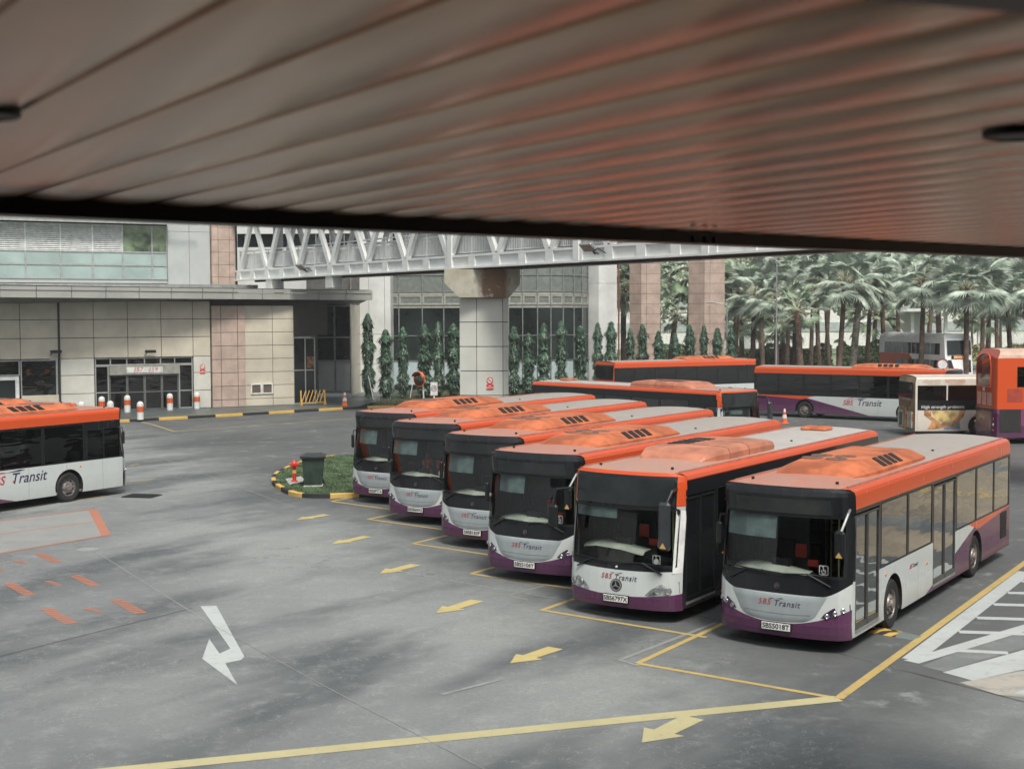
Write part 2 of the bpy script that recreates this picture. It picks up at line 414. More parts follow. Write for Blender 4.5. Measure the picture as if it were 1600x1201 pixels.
def make_bus(name, st='scania', L=12.0, mats=None, plate='SBS5018T', doors=True, interior=True, lod=0, side_text=False, pod='scania', blind=True, logo=True):
    root = empty(name)
    ms, mf, mr, mroof = mats
    wy = (2.72, 8.72)
    fd = (0.56, 1.86); md = (5.34, 7.0); zb, zt = (1.30, 2.50) if st == 'scania' else (1.12, 2.5)
    holes = {1: [], -1: []}
    if doors: holes[1] += [(fd[0], fd[1], .36, 2.48), (md[0], md[1], .36, 2.48)]
    wins = {1: [(1.98, 3.58), (3.66, 5.24), (7.1, 8.7), (8.78, 10.3), (10.38, 11.8)],
            -1: [(0.55, 1.95), (2.1, 3.7), (3.78, 5.38), (5.46, 7.06), (7.14, 8.74), (8.82, 10.3), (10.38, 11.8)]}
    for s in (1, -1):
        for a, b in wins[s]: holes[s].append((a, b, zb, zt if not (s == -1 and a < 1) else 2.3))
    body = MB()
    for s in (1, -1):
        ys = sorted({0.0, L, *[v for h in holes[s] for v in h[:2]], *[v for c in wy for v in (c-.62, c+.62)]})
        zs = sorted({.28, 1.16, 2.60, *[v for h in holes[s] for v in h[2:]]})
        def fn(y, z, s=s):
            return (s*(HW-.012 if y == 0 else HW), yf(HW, z, st) if y == 0 else (L-.09 if y == L else y), z)
        def inh(y, z, s=s):
            if z < 1.16 and any(abs(y-c) < .62 for c in wy): return True
            return any(a < y < b and c < z < d for a, b, c, d in holes[s])
        panel_cells(body, ys, zs, fn, inh, 0)
        for c in wy:
            a0 = -radians(22); r = .57; inn, out = [], []
            cr_ = atan2(.66, .62)
            angs = sorted([a0+(pi-2*a0)*k/18 for k in range(19)]+[cr_, pi-cr_]); n = len(angs)-1
            for k in range(n+1):
                a = angs[k]; ca, sa = cos(a), sin(a)
                iy, iz = c+r*ca, .5+r*sa
                tt = min(.62/abs(ca) if abs(ca) > 1e-6 else 9, (.66/sa) if sa > 0.01 else 9)
                oy, oz = c+tt*ca, max(.28, .5+tt*sa)
                if k in (0, n): iz = .28; oz = .28
                inn.append((s*HW, iy, iz)); out.append((s*HW, oy, oz))
            for k in range(n):
                body.quad(inn[k], inn[k+1], out[k+1], out[k], 0)
                a, b = inn[k], inn[k+1]
                body.quad(a, b, (s*(HW-.45), b[1], b[2]), (s*(HW-.45), a[1], a[2]), 3)
            body.quad((s*(HW-.45), c-.6, .28), (s*(HW-.45), c+.6, .28), (s*(HW-.45), c+.6, 1.1), (s*(HW-.45), c-.6, 1.1), 3)
        # cant rail
        ysr = sorted({0.0, L, 0.6, 1.2, L-.6})
        for (x0, z0), (x1, z1) in zip(ROOFP, ROOFP[1:]):
            for y0, y1 in zip(ysr, ysr[1:]):
                P = lambda x, z, y: (s*x, yf(x, z, st) if y == 0 else (L-.09-max(0, z-2.7)*.35 if y == L else y), z)
                body.quad(P(x0, z0, y0), P(x0, z0, y1), P(x1, z1, y1), P(x1, z1, y0), 0)
    # nose
    us = [sin(pi/2*k/14) for k in range(-14, 15)]
    us = [-1, -.97, -.93, -.86, -.76, -.64, -.5, -.34, -.17, 0, .17, .34, .5, .64, .76, .86, .93, .97, 1]
    if st == 'scania': zr = [.26, .36, .5, .7, .9, 1.05, 1.2, 1.36, 2.42, 2.5, 2.6, 2.72, 2.78, 2.86, 2.925]; wz = (1.36, 2.42)
    else: zr = [.26, .36, .5, .7, .9, 1.04, 1.12, 2.22, 2.3, 2.6, 2.75, 2.86, 2.925]; wz = (1.12, 2.22)
    def fp(u, z, off=0.0):
        lim = 1.25 if z <= 2.6 else max(x for x in [ROOFP[0][0]] if True)
        if z > 2.6:
            for (x0, z0), (x1, z1) in zip(ROOFP, ROOFP[1:]):
                if z <= z1+1e-6: lim = x0+(x1-x0)*(z-z0)/(z1-z0); break
        x = u*lim; return (x, yf(x, z, st)+off, z)
    for z0, z1 in zip(zr, zr[1:]):
        for u0, u1 in zip(us, us[1:]):
            if wz[0] <= z0 < wz[1] and abs((u0+u1)/2) < .93: continue
            body.quad(fp(u0, z0), fp(u1, z0), fp(u1, z1), fp(u0, z1), 1)
    # tail
    zr2 = [.3, .8, 1.3, 1.8, 2.3, 2.6]
    for z0, z1 in zip(zr2, zr2[1:]):
        for u0, u1 in zip(us, us[1:]):
            q = lambda u, z: (u*HW, L-.09*abs(u)**5-.03*(z > 2), z)
            body.quad(q(u0, z0), q(u1, z0), q(u1, z1), q(u0, z1), 2)
    top = [(-x, z) for x, z in ROOFP]+[(x, z) for x, z in reversed(ROOFP)]
    body.poly([(x, L-.09-max(0, z-2.7)*.35, z) for x, z in top], 2)
    body.quad((-1.2, .4, .285), (1.2, .4, .285), (1.2, L-.1, .285), (-1.2, L-.1, .285), 3)
    body.build('body', [ms, mf, mr, mat('underbody', (0.012, 0.012, 0.012), .9)], root, True, recalc=False)
    # roof skin
    rf = MB(); rows = []
    prof = [(-x, z) for x, z in ROOFTOP]+[(x, z) for x, z in reversed(ROOFTOP[:-1])]
    for y in (None, .8, 3.5, 6, 9, L-.5, L-.16):
        rows.append([(x, yf(x, 2.925, st) if y is None else y, z if y is not None else 2.925) for x, z in prof])
    rf.grid(rows); rfo = rf.build('roof', mroof, root, True)
    g = MB()
    for s in (-1, 1):
        g.box(s*1.075-.012, s*1.075+.012, .6, L-.2, 2.918, 2.945)
    g.build('roof_gutter', mat('gutter_strip', (.35, .20, .16), .5), rfo)
    for x, y in ((-.8, .8), (.8, .85), (-.8, 5.2), (.6, 7.5)):
        g = MB(); g.lathe([(.03, 2.94), (.03, 2.99), (.001, 2.99)], 8, 'z', (x, y, 0)); g.build('roof_bolt', DARK, rfo)
    # roof pod
    if pod:
        p = MB(); ORM = mat('pod_paint', (0.50, 0.145, 0.06), .55, var=.25, scale=1.5)
        py0 = 1.75 if pod == 'scania' else 2.3; pl = 4.35 if pod == 'scania' else 3.6; wx = .92
        secs = []
        zt_ = .25 if pod == 'scania' else .26
        lens = [(0, .02, .74), (.12, .5, .84), (.5, .92, .96), (1.0, 1.0, 1.0), (pl*.5, 1.0, 1.0), (pl-.5, .98, 1.0), (pl-.12, .8, .96), (pl, .05, .9)]
        for dy, hh, ww in lens:
            W = wx*ww; Z = 2.93; h = zt_*hh
            cs = [(-W, Z), (-W, Z+h*.28), (-W*.96, Z+h*.36), (-W*.64, Z+h*.97), (-W*.58, Z+h), (W*.58, Z+h), (W*.64, Z+h*.97), (W*.96, Z+h*.36), (W, Z+h*.28), (W, Z)]
            if pod != 'scania': cs = [(-W, Z), (-W, Z+h*.5), (-W*.95, Z+h*.85), (-W*.82, Z+h), (-W*.3, Z+h*1.05), (W*.3, Z+h*1.05), (W*.82, Z+h), (W*.95, Z+h*.85), (W, Z+h*.5), (W, Z)]
            secs.append([(x, py0+dy, z) for x, z in cs])
            if dy == 1.0: CSF = cs
        p.grid(secs)
        po = p.build('roof_pod', ORM if pod == 'scania' else mat('pod_paint_pale', (0.46, 0.185, 0.115), .5, var=.2, scale=1.5), root, True, sharp=18)
        zt0 = 2.93+zt_
        if pod == 'scania':
            for s in (-1, 1):
                for k in range(4):
                    v = MB(); y = py0+1.55+.33*k; x0, x1 = s*.60, s*.86
                    zz = lambda x: zt0-.01-(abs(x)-.589)*.52
                    v.prism([(x0, y+.06, zz(x0)), (x0, y+.28, zz(x0)), (x1, y+.22, zz(x1)), (x1, y, zz(x1))], (0, 0, .018)); v.build('pod_vent', DARK, po)
            for i in (-1, 1):
                for j in range(2):
                    c = (i*.24-.16, py0+1.05+.52*j, zt0)
                    f = MB(); f.lathe([(.21, .0), (.21, .012), (.19, .012), (.19, -.0)], 20, 'z', c)
                    for k in range(8):
                        a = 2*pi*k/8; f.prism([(c[0]+.03*cos(a), c[1]+.03*sin(a), zt0+.008), (c[0]+.19*cos(a), c[1]+.19*sin(a), zt0+.008), (c[0]+.19*cos(a+.45), c[1]+.19*sin(a+.45), zt0+.008)], (0, 0, .004))
                    f.build('pod_fan', mat('fan_grey', (.20, .14, .11), .5), po)
        else:
            g = MB()
            for k in range(6):
                y = py0+.95+.26*k; g.prism([(-.55, y, zt0+.014), (-.1, y+.06, zt0+.014), (-.1, y+.2, zt0+.014), (-.55, y+.14, zt0+.014)], (0, 0, .012))
            g.build('pod_vent', DARK, po)
            g = MB()
            for y in (py0+1.0, py0+2.0): g.tube([(x*1.004, y, z+.002) for x, z in CSF], .009, 5)
            g.build('pod_seam', mat('pod_seam', (.25, .1, .06), .6), po)
            h = MB(); h.box(-.35, .35, L-1.6, L-1.0, 2.95, 3.07, 0, .05); h.build('roof_hatch', ORM, root)
    # windows, doors
    for s in (1, -1):
        for i, (a, b) in enumerate(wins[s]):
            zt2 = zt if not (s == -1 and a < 1) else 2.3
            window_pane(root, s, a, b, zb, zt2, sash=(s == -1 and a < 1))
    if doors: door(root, fd[0], fd[1], .40, 2.44, st); door(root, md[0], md[1], .40, 2.44, st)
    # windscreen
    ws = MB(); uu = [u for u in us if abs(u) <= .93]
    nz = 8; zz = [wz[0]+(wz[1]-wz[0])*k/nz for k in range(nz+1)]
    ws.grid([[fp(u, z, .012) for u in uu] for z in zz])
    wso = ws.build('windscreen', GLASS, root, True, recalc=False)
    fr = MB()
    fr.grid([[fp(u, wz[0]+dz, -.006) for u in uu] for dz in (-.02, .035)])
    fr.grid([[fp(u, wz[1]+dz, -.006) for u in uu] for dz in (-.03, .02)])
    for s in (-1, 1): fr.grid([[fp(s*u, z, -.006) for u in (.905, .945)] for z in zz])
    fr.build('windscreen_seal', DARK, wso)
    dz0, dz1 = (2.45, 2.72) if st == 'scania' else (2.28, 2.80)
    ds = MB(); xs = [x/10 for x in range(-9 if st == 'scania' else -11, 10 if st == 'scania' else 12)]
    ds.grid([[(x, yf(x, z, st)-.014, z) for x in xs] for z in (dz0, dz1)])
    ds.build('destination_sign', mat('destination_glass', (.025, .03, .032), .12), root, True)
    # wipers
    for s, x0, x1 in ((-1, -.95, -.2), (1, .15, .95)):
        wm = MB(); zb_ = wz[0]
        P = lambda x, z: Vector((x, yf(x, z, st)-.035, z))
        xa = x0 if s < 0 else x1
        xm = (x0+x1)/2
        wm.tube([P(xa, zb_-.14), P(xm, zb_+.06)], .019, 6)
        wm.tube([P(xm-.45, zb_+.03+(.05 if s < 0 else 0)), P(xm, zb_+.06), P(xm+.4, zb_+.02)], .012, 6)
        wm.build('wiper', DARK, root)
    # plate
    yp = yf(0, .43, st)-.02
    pm = MB(); pm.box(-.27, .27, yp-.012, yp+.02, .37, .50, 0, .004); po_ = pm.build('number_plate', mat('plate_white', (.75, .76, .74), .4, var=.04), root)
    fb = MB(); fb.box(-.285, .285, yp-.006, yp+.03, .355, .515); fb.build('plate_surround', DARK, po_)
    text_bm(plate, .125, 'plate_lettering', mat('plate_ink', (.01, .01, .012), .5), po_, Matrix.Translation((0, yp-.014, .435)) @ Matrix.Rotation(pi/2, 4, 'X'), bold=.002)
    # headlights
    for s in (-1, 1):
        hl = MB()
        if st == 'scania':
            pts = [(.80, .66), (.86, .74), (1.0, .84), (1.235, .90), (1.24, .76), (1.05, .68), (.9, .655)]
        else:
            pts = [(.62, .56), (.74, .68), (.92, .78), (1.22, .84), (1.23, .62), (1.0, .57), (.8, .545)]
        fpts = [(s*x, yf(x, z, st)-.012, z) for x, z in pts]
        c = (s*1.02, yf(1.02, .76, st)-.016, .76 if st == 'scania' else .69)
        for k in range(len(fpts)):
            q = fpts[k], fpts[(k+1) % len(fpts)]
            hl.add([q[0], q[1], c], [(0, 1, 2)])
        ho = hl.build('headlight', mat('headlight_dark', (.045, .02, .05), .12, coat=1) if st == 'scania' else mat('headlight_clear', (.42, .46, .47), .12, .5, coat=1, var=.35, scale=9), root)
        for x in ((.9, 1.03, 1.15) if st == 'scania' else (.86, 1.06)):
            lm = MB(); r = .042 if st == 'scania' else .075; z = .70+(x-.9)*.42 if st == 'scania' else .665
            nrm = Vector((s*(.55 if x < 1 else .8), -1, 0)).normalized()
            base = Vector((s*x, yf(x, z, st)-.014, z)); M_ = nrm.to_track_quat('Z', 'Y').to_matrix().to_4x4(); M_.translation = base
            lm.m = M_; lm.lathe([(r, -.01), (r, .012), (r*.8, .018), (r*.5, .008), (.001, .004)], 14); lm.m = Matrix.Identity(4)
            lm.build('lamp', mat('lamp_reflector', (.38, .40, .42), .15, .6), ho, True)
    INK = mat('logo_ink', (.03, .015, .06), .5); RED = mat('logo_red', (.62, .05, .03), .5)
    if st == 'scania':
        pn = MB(); rows = []
        for k in range(9):
            t = k/8; z = 1.035-(1.035-.56)*t
            hw = .90-.26*t-(.16*max(0, t-.85)/.15)
            dip = -.05
            row = []
            for j in range(13):
                x = -hw+2*hw*j/12
                zz_ = z - .035*(1-(x/.9)**2)*(1-t) - .03*(1-(x/max(hw, .01))**2)*t
                row.append((x, yf(x, zz_, st)-.022 if 0 < k < 8 and 0 < j < 12 else yf(x, zz_, st)-.002, zz_))
            rows.append(row)
        pn.grid(rows); po2 = pn.build('grille_panel', mat('silver_panel', (.36, .41, .43), .38, .3, var=.05), root, True)
        ln = MB()
        for j in range(12):
            xa, xb = -.62+1.24*j/12, -.62+1.24*(j+1)/12
            h = lambda x: .685-.02*(1-(x/.62)**2)
            ln.quad((xa, yf(xa, .68, st)-.026, h(xa)), (xb, yf(xb, .68, st)-.026, h(xb)), (xb, yf(xb, .68, st)-.026, h(xb)+.012), (xa, yf(xa, .68, st)-.026, h(xa)+.012))
        ln.build('panel_crease', mat('crease', (.2, .22, .24), .6), po2)
        lz = .86
        bd = MB(); bd.lathe([(.055, 0), (.055, .012), (.04, .016), (.001, .016)], 16, 'y', (0, 0, 0)); bd2 = bd.build('nose_badge', mat('badge_metal', (.16, .13, .15), .3, .7), root, True, (0, yf(0, 1.17)-.018, 1.17))
    else:
        lz = .86
        bd = MB(); c = (0, yf(0, .70, st)-.02, .70)
        bd.lathe([(.115, .02), (.115, 0), (.09, -.004), (.09, .006)], 24, 'y', c)
        for k in range(3):
            a = pi/2+2*pi*k/3; n_ = Vector((cos(a), 0, sin(a))); t_ = Vector((-sin(a), 0, cos(a)))
            cc = Vector(c); bd.prism([cc+t_*.016, cc+n_*.098, cc-t_*.016, cc-n_*.012], (0, -.012, 0))
        bd.build('nose_badge', STEEL, root, True)
        bk = MB(); bk.lathe([(.125, .018), (.125, .004), (.001, .004)], 24, 'y', c); bk.build('badge_backing', DARK, root)
        for x, r_ in ((0, .022), (.82, .055)):
            l_ = MB(); z = 1.06 if x == 0 else 1.22; l_.lathe([(r_, 0), (r_*.9, -.02), (.001, -.02)], 12, 'y', (x, yf(x, z, st)-.01, z)); l_.build('lamp_disc', WHT, root, True)
        pl_ = MB()
        for s in (-1, 1):     # pale door posts beside the screen
            pl_ = MB(); pl_.grid([[fp(s*u, z, -.012) for u in (.90, .97, 1.0)] for z in (1.0, 1.4, 1.8, 2.2)])
            pl_.build('windscreen_post', WHT, root, True)
    if logo:
        wr = lambda co: Vector((co.x, yf(co.x, co.z, st)-(.026 if st == 'scania' else .008)+(co.y), co.z))
        FM = lambda x, z: Matrix.Translation((x, 0, z)) @ Matrix.Rotation(pi/2, 4, 'X')
        text_bm('SBS', .14, 'lettering', RED, root, FM(-.23, lz), .25, .001, wrap=wr, space=1.2)
        text_bm('Transit', .155, 'lettering', INK, root, FM(.19, lz-.005), .25, .001, wrap=wr, space=1.1)
        sw = MB(); sw.add([wr(Vector(p)) for p in ((-.02, -.002, lz+.075), (.10, -.002, lz+.092), (.14, -.002, lz+.085), (.10, -.002, lz+.078))], [(0, 1, 2, 3)])
        sw.add([wr(Vector(p)) for p in ((-.16, -.002, lz+.068), (-.08, -.002, lz+.085), (-.02, -.002, lz+.07), (-.08, -.002, lz+.072))], [(0, 1, 2, 3)])
        sw.build('lettering_swoosh', INK, root)
    # wheelchair sticker on the glass
    stx = .82; stz = wz[0]+.14
    P = lambda x, z, o=-.004: (stx+x, yf(stx, stz, st)-.008+o, stz+z)
    sk = MB(); q = .085
    for a, b, c_, d in ((-q, q, -q, -q+.014), (-q, q, q-.014, q), (-q, -q+.014, -q, q), (q-.014, q, -q, q)):
        sk.quad(P(a, c_), P(b, c_), P(b, d), P(a, d))
    n = 10
    for k in range(n-2):
        a0, a1 = pi*.75+2*pi*k/n, pi*.75+2*pi*(k+1)/n
        sk.quad(P(.045*cos(a0), -.02+.045*sin(a0)), P(.045*cos(a1), -.02+.045*sin(a1)), P(.032*cos(a1), -.02+.032*sin(a1)), P(.032*cos(a0), -.02+.032*sin(a0)))
    sk.quad(P(-.008, -.02), P(.008, -.02), P(.0, .045), P(-.014, .045)); sk.quad(P(-.008, -.02), P(.04, -.024), P(.04, -.012), P(-.008, -.006))
    sk.quad(P(-.022, .05), P(0, .05), P(0, .068), P(-.022, .068))
    sk.build('wheelchair_sticker', WHT, root)
    # mirrors
    if st == 'scania':
        m_ = MB(); m_.box(1.10, 1.29, -.16, -.05, 1.78, 2.26, 0, .04); m1 = m_.build('mirror', DARK, root)
        a_ = MB(); a_.tube([(1.19, .42, 2.56), (1.25, .15, 2.52), (1.22, -.10, 2.25)], .024, 8); a_.build('mirror_arm', GREYM, m1)
        t_ = MB(); t_.prism([(1.14, -.166, 1.80), (1.26, -.166, 1.80), (1.20, -.166, 1.90)], (0, .004, 0)); t_.build('warning_sticker', mat('sticker_amber', (.6, .38, .12), .5), m1)
        m_ = MB(); m_.box(-1.38, -1.28, .42, .52, 1.72, 2.15, 0, .03); m2_ = m_.build('mirror', DARK, root)
        a_ = MB(); a_.tube([(-1.22, .62, 2.28), (-1.32, .5, 2.28), (-1.33, .47, 2.12)], .018, 8); a_.build('mirror_arm', DARK, m2_)
    else:
        m_ = MB(); m_.box(1.02, 1.28, -.24, -.1, 1.52, 2.44, 0, .05); m1 = m_.build('mirror', mat('mirror_shell', (.03, .035, .04), .25, coat=.5), root)
        a_ = MB(); a_.tube([(1.1, .45, 2.62), (1.2, .05, 2.62), (1.16, -.16, 2.35)], .035, 8); a_.build('mirror_arm', DARK, m1)
        t_ = MB(); t_.prism([(1.08, -.246, 1.56), (1.22, -.246, 1.56), (1.15, -.246, 1.67)], (0, .004, 0)); t_.build('warning_sticker', mat('sticker_amber', (.6, .38, .12), .5), m1)
        m_ = MB(); m_.box(-1.5, -1.28, -.16, -.04, 1.75, 2.2, 0, .04); m2_ = m_.build('mirror', DARK, root)
        a_ = MB(); a_.tube([(-1.2, .35, 2.5), (-1.38, .0, 2.5), (-1.4, -.1, 2.2)], .03, 8); a_.build('mirror_arm', DARK, m2_)
    for s in (-1, 1):
        for y in wy: make_wheel(root, s*(HW-.17), y, s)
    # rear
    rw = MB(); rw.box(-1.02, 1.02, L-.03, L+.012, 1.85, 2.66, 0, .02); rwo = rw.build('rear_window', mat('rear_window_glass', (.015, .018, .02), .06), root)
    for s in (-1, 1):
        for z, m in ((.95, 'tail_red'), (1.1, 'tail_amber'), (.82, 'tail_red')):
            t_ = MB(); t_.lathe([(.05, 0), (.048, .02), (.001, .025)], 12, 'y', (s*1.08, L-.03, z)); t_.build('tail_light', mat(m, (.5, .02, .02) if m == 'tail_red' else (.7, .25, .03), .2), root, True)
    gr = MB()
    for s in ((1,) if st != 'x' else ()):
        gr.box(HW-.01, HW+.008, L-1.0, L-.42, .55, 1.18)
        for k in range(12): gr.box(HW-.01, HW+.016, L-1.0, L-.42, .57+.05*k, .585+.05*k)
    gr.build('engine_grille', mat('grille_black', (.02, .02, .02), .6), root)
    mk = MB()
    for s in (-1, 1):
        for y, z in ((3.55, 1.0), (4.9, .8)): mk.lathe([(.03, 0), (.025, .018*s), (.001, .02*s)], 10, 'x', (s*HW, y-1.3 if y < 4 else y, z+.12))
    mk.build('side_marker', mat('tail_amber', (.7, .25, .03), .2), root, True)
    if interior:
        it = MB()
        it.box(-1.19, 1.19, .55, L-.3, .30, .36)
        it.box(-1.17, 1.17, .6, L-.3, 2.62, 2.66, 1)
        it.box(-1.15, 1.15, L-.5, L-.35, .36, 2.6)
        for s in (-1, 1):
            for c in wy: it.box(min(s*.78, s*.80), max(s*.78, s*.80), c-.6, c+.6, .36, 1.12)
        it.box(-1.17, -.95, .8, L-.5, 2.42, 2.6, 1); it.box(.95, 1.17, .8, L-.5, 2.5, 2.6, 1)
        ito = it.build('interior_shell', [INTG, INTL], root)
        db = MB()
        P2 = [(-1.1, .60, 1.28), (-.7, .42, 1.36), (-.1, .36, 1.34), (.4, .36, 1.26)]
        db.grid([[(x, y, z) for x, y, z in P2], [(x, y+.12, z+.07) for x, y, z in P2], [(x, y+.38, z+.08) for x, y, z in P2], [(x, y+.6, z-.02) for x, y, z in P2], [(x, y+.62, .36) for x, y, z in P2]])
        db.build('dashboard', mat('dash_cream', (.50, .50, .45), .5), root, True)
        dk = MB(); dk.box(.05, 1.1, .55, .75, .4, 1.22, 0, .05); dk.box(-.35, .0, .62, .72, 1.4, 1.55, 0, .02); dk.build('ticket_machine', DARK, root)
        sw = MB(); c = Vector((-.62, .98, 1.42)); n_ = 20; ring = []
        for k in range(n_+1):
            a = 2*pi*k/n_; ring.append(c+Vector((.23*cos(a), .19*sin(a), .13*sin(a))))
        sw.tube(ring, .016, 6); sw.tube([c, c+Vector((0, -.25, -.3))], .03, 6); sw.tube([c+Vector((-.22, 0, 0)), c+Vector((.22, 0, 0))], .012, 6)
        sw.build('steering_wheel', DARK, root)
        s0 = seat_mesh().build('driver_seat', mat('driver_seat_grey', (.05, .055, .06), .8), root, loc=(-.62, 1.35, .62)); s0.scale = (.62, 1, 1.05)
        pt = MB(); pt.box(-1.1, -.15, 2.0, 2.03, .5, 2.2); pt.build('driver_partition', mat('partition_grey', (.17, .21, .205), .5), root)
        if blind:
            bl = MB(); yb = lambda x, z: yf(x, z, st)+.05
            bl.grid([[(x, yb(x, z), z) for x in (-1.1, -.7, -.35, -.1)] for z in (1.98, 2.42)]); bl.build('sun_blind', BLIND, root)
        proto = None
        for i, y in enumerate([2.5, 3.4, 4.3, 5.2, 6.2, 7.3, 8.2, 9.1, 10.0, 10.9]):
            for s in (-1, 1):
                if s == 1 and 5.0 < y < 7.1: continue
                if proto is None: o = proto = seat_mesh().build('passenger_seat', SEATM, root, loc=(s*.68, y, .40))
                else: o = proto.copy(); COL.objects.link(o); o.location = (s*.68, y, .40 if y < 8 else .62)
        pp = MB()
        for x, y in ((.3, 1.95), (-.3, 3.3), (.3, 5.3), (.3, 7.1), (-.3, 7.2), (.9, .7)): pp.tube([(x, y, .36), (x, y, 2.62)], .017, 6)
        for s in (-.32, .32): pp.tube([(s, 2.3, 2.2), (s, 8, 2.2)], .015, 6)
        pp.build('handrail', mat('handrail_paint', (.7, .62, .35), .4), root)
        rb = MB(); rb.box(-.1, .12, 1.15, 1.2, 1.5, 1.75); rb.box(.2, .4, 1.0, 1.05, 1.38, 1.5); rb.build('notice_card', REDP, root)
    if side_text:
        for s, y in side_text:
            R_ = Matrix.Translation((s*(HW+.004), y, .98)) @ Matrix.Rotation(pi/2*s, 4, 'Z') @ Matrix.Rotation(pi/2, 4, 'X')
            big = side_text_big
            k = 1 if s < 0 else .42
            text_bm('SBS', .34*k, 'lettering', RED, root, R_ @ Matrix.Translation((-.62*k, -.02*k, 0)), .28, .001, bold=.006)
            text_bm('Transit', .42*k, 'lettering', INK, root, R_ @ Matrix.Translation((.42*k, 0, 0)), .28, .001, bold=.004)
            sw = MB(); sw.m = R_; sw.poly([(-.3*k, .21*k, 0), (.1*k, .27*k, 0), (.28*k, .25*k, 0), (.1*k, .22*k, 0)]); sw.build('lettering_swoosh', INK, root)
            sw = MB(); sw.m = R_; sw.poly([(-.75*k, .20*k, 0), (-.5*k, .25*k, 0), (-.3*k, .21*k, 0), (-.5*k, .21*k, 0)]); sw.build('lettering_swoosh', RED, root)
    return root
side_text_big = True
def place(root, world, a, local=(0, 0)):
    """a: compass bearing of the bus's tail; world: where the local point lies"""
    c, s = cos(a), sin(a); lx, ly = local
    root.location = (world[0]-(lx*c+ly*s), world[1]-(-lx*s+ly*c), 0); root.rotation_euler = (0, 0, -a)
    return root

# ------------------------------------------------------------------ ground
def m_asphalt():
    m, nt, b = newmat('worn_asphalt')
    vec, x, y, z = coords(nt)
    broad = noise(nt, vec, 0.055, 4, 0.55, dist=.4)
    rot = nt.nodes.new('ShaderNodeMapping'); rot.inputs['Rotation'].default_value = (0, 0, .583); nt.links.new(vec, rot.inputs[0])
    tracks = noise(nt, rot.outputs[0], 0.34, 4, 0.55, sc=(1.0, .30, 1), dist=.15)
    streak = noise(nt, rot.outputs[0], 1.1, 5, 0.7, sc=(1.0, .12, 1))
    fine = noise(nt, vec, 14, 4, 0.75); mid = noise(nt, vec, 1.6, 5, 0.7)
    spk = noise(nt, vec, 55, 2, 0.6)
    c = mixc(nt, ramp(nt, broad, .38, .62), (0.165, 0.182, 0.186), (0.275, 0.293, 0.29))
    c = mixc(nt, ramp(nt, tracks, .44, .66)*0.9, c, (0.062, 0.075, 0.082))
    c = mixc(nt, ramp(nt, streak, .55, .8)*0.35, c, (0.09, 0.10, 0.105))
    c = mixc(nt, ramp(nt, mid, .50, .78)*0.42, c, (0.40, 0.42, 0.42))
    c = mixc(nt, ramp(nt, fine, .35, .72)*0.42, c, (0.12, 0.13, 0.135))
    c = mixc(nt, ramp(nt, spk, .60, .72)*0.40, c, (0.5, 0.5, 0.48))
    cn = noise(nt, vec, .45, 5, .6); crack = ramp(nt, (cn-.5).abs(), .0045, .0015)*ramp(nt, noise(nt, vec, .12, 2), .52, .6)
    c = mixc(nt, crack*.65, c, (.06, .065, .065))
    cn2 = noise(nt, vec, .9, 5, .65); c = mixc(nt, ramp(nt, (cn2-.5).abs(), .004, .001)*.4, c, (.42, .44, .43))
    blot = noise(nt, vec, 4.5, 3, .6); c = mixc(nt, ramp(nt, blot, .70, .76)*.55, c, (.07, .075, .078))
    # oil and tyre film where the buses stand
    row = ((y-24.0)*0.83-(x-4.8)*-0.0)*1.0
    d = x*0.846+y*-0.0
    n2 = noise(nt, vec, 0.5, 5, 0.7)
    # band along the bay fronts: distance from the line through (6,22) and (-5,42)
    bd = ((x-4.7)*0.9+(y-23.7)*0.436)
    f = ramp(nt, bd+n2*7.0, -1.0, 4.0)*(ramp(nt, x*0.834-y*0.551+6.9, 2.5, 0.5))
    c = mixc(nt, f*0.78, c, (0.075, 0.082, 0.085))
    n3 = noise(nt, vec, 0.9, 6, .72)
    c = mixc(nt, f*ramp(nt, n3, .56, .70)*0.6, c, (0.32, 0.34, 0.34))
    setc(nt, b, c); b.inputs['Roughness'].default_value = .82
    nt.links.new((ramp(nt, n2, .3, .7)*.25+.55).s, b.inputs['Roughness'])
    bump(nt, b, fine+spk*.6, .35, .012)
    return m
ASPH = m_asphalt()
def sheet(name, pts, z, m, kind='structure', label=None, cat=None, group=None):
    o = MB().poly([(p[0], p[1], z) for p in pts]).build(name, m)
    o['kind'] = kind if kind else ''
    if not kind: del o['kind']
    return tag(o, label, cat, group)
g = MB(); g.grid([[(x, y, 0) for x in (-600, -60, -20, 0, 20, 60, 600)] for y in (-60, 0, 20, 50, 100, 1500)])
tag(g.build('ground', ASPH), kind='structure')

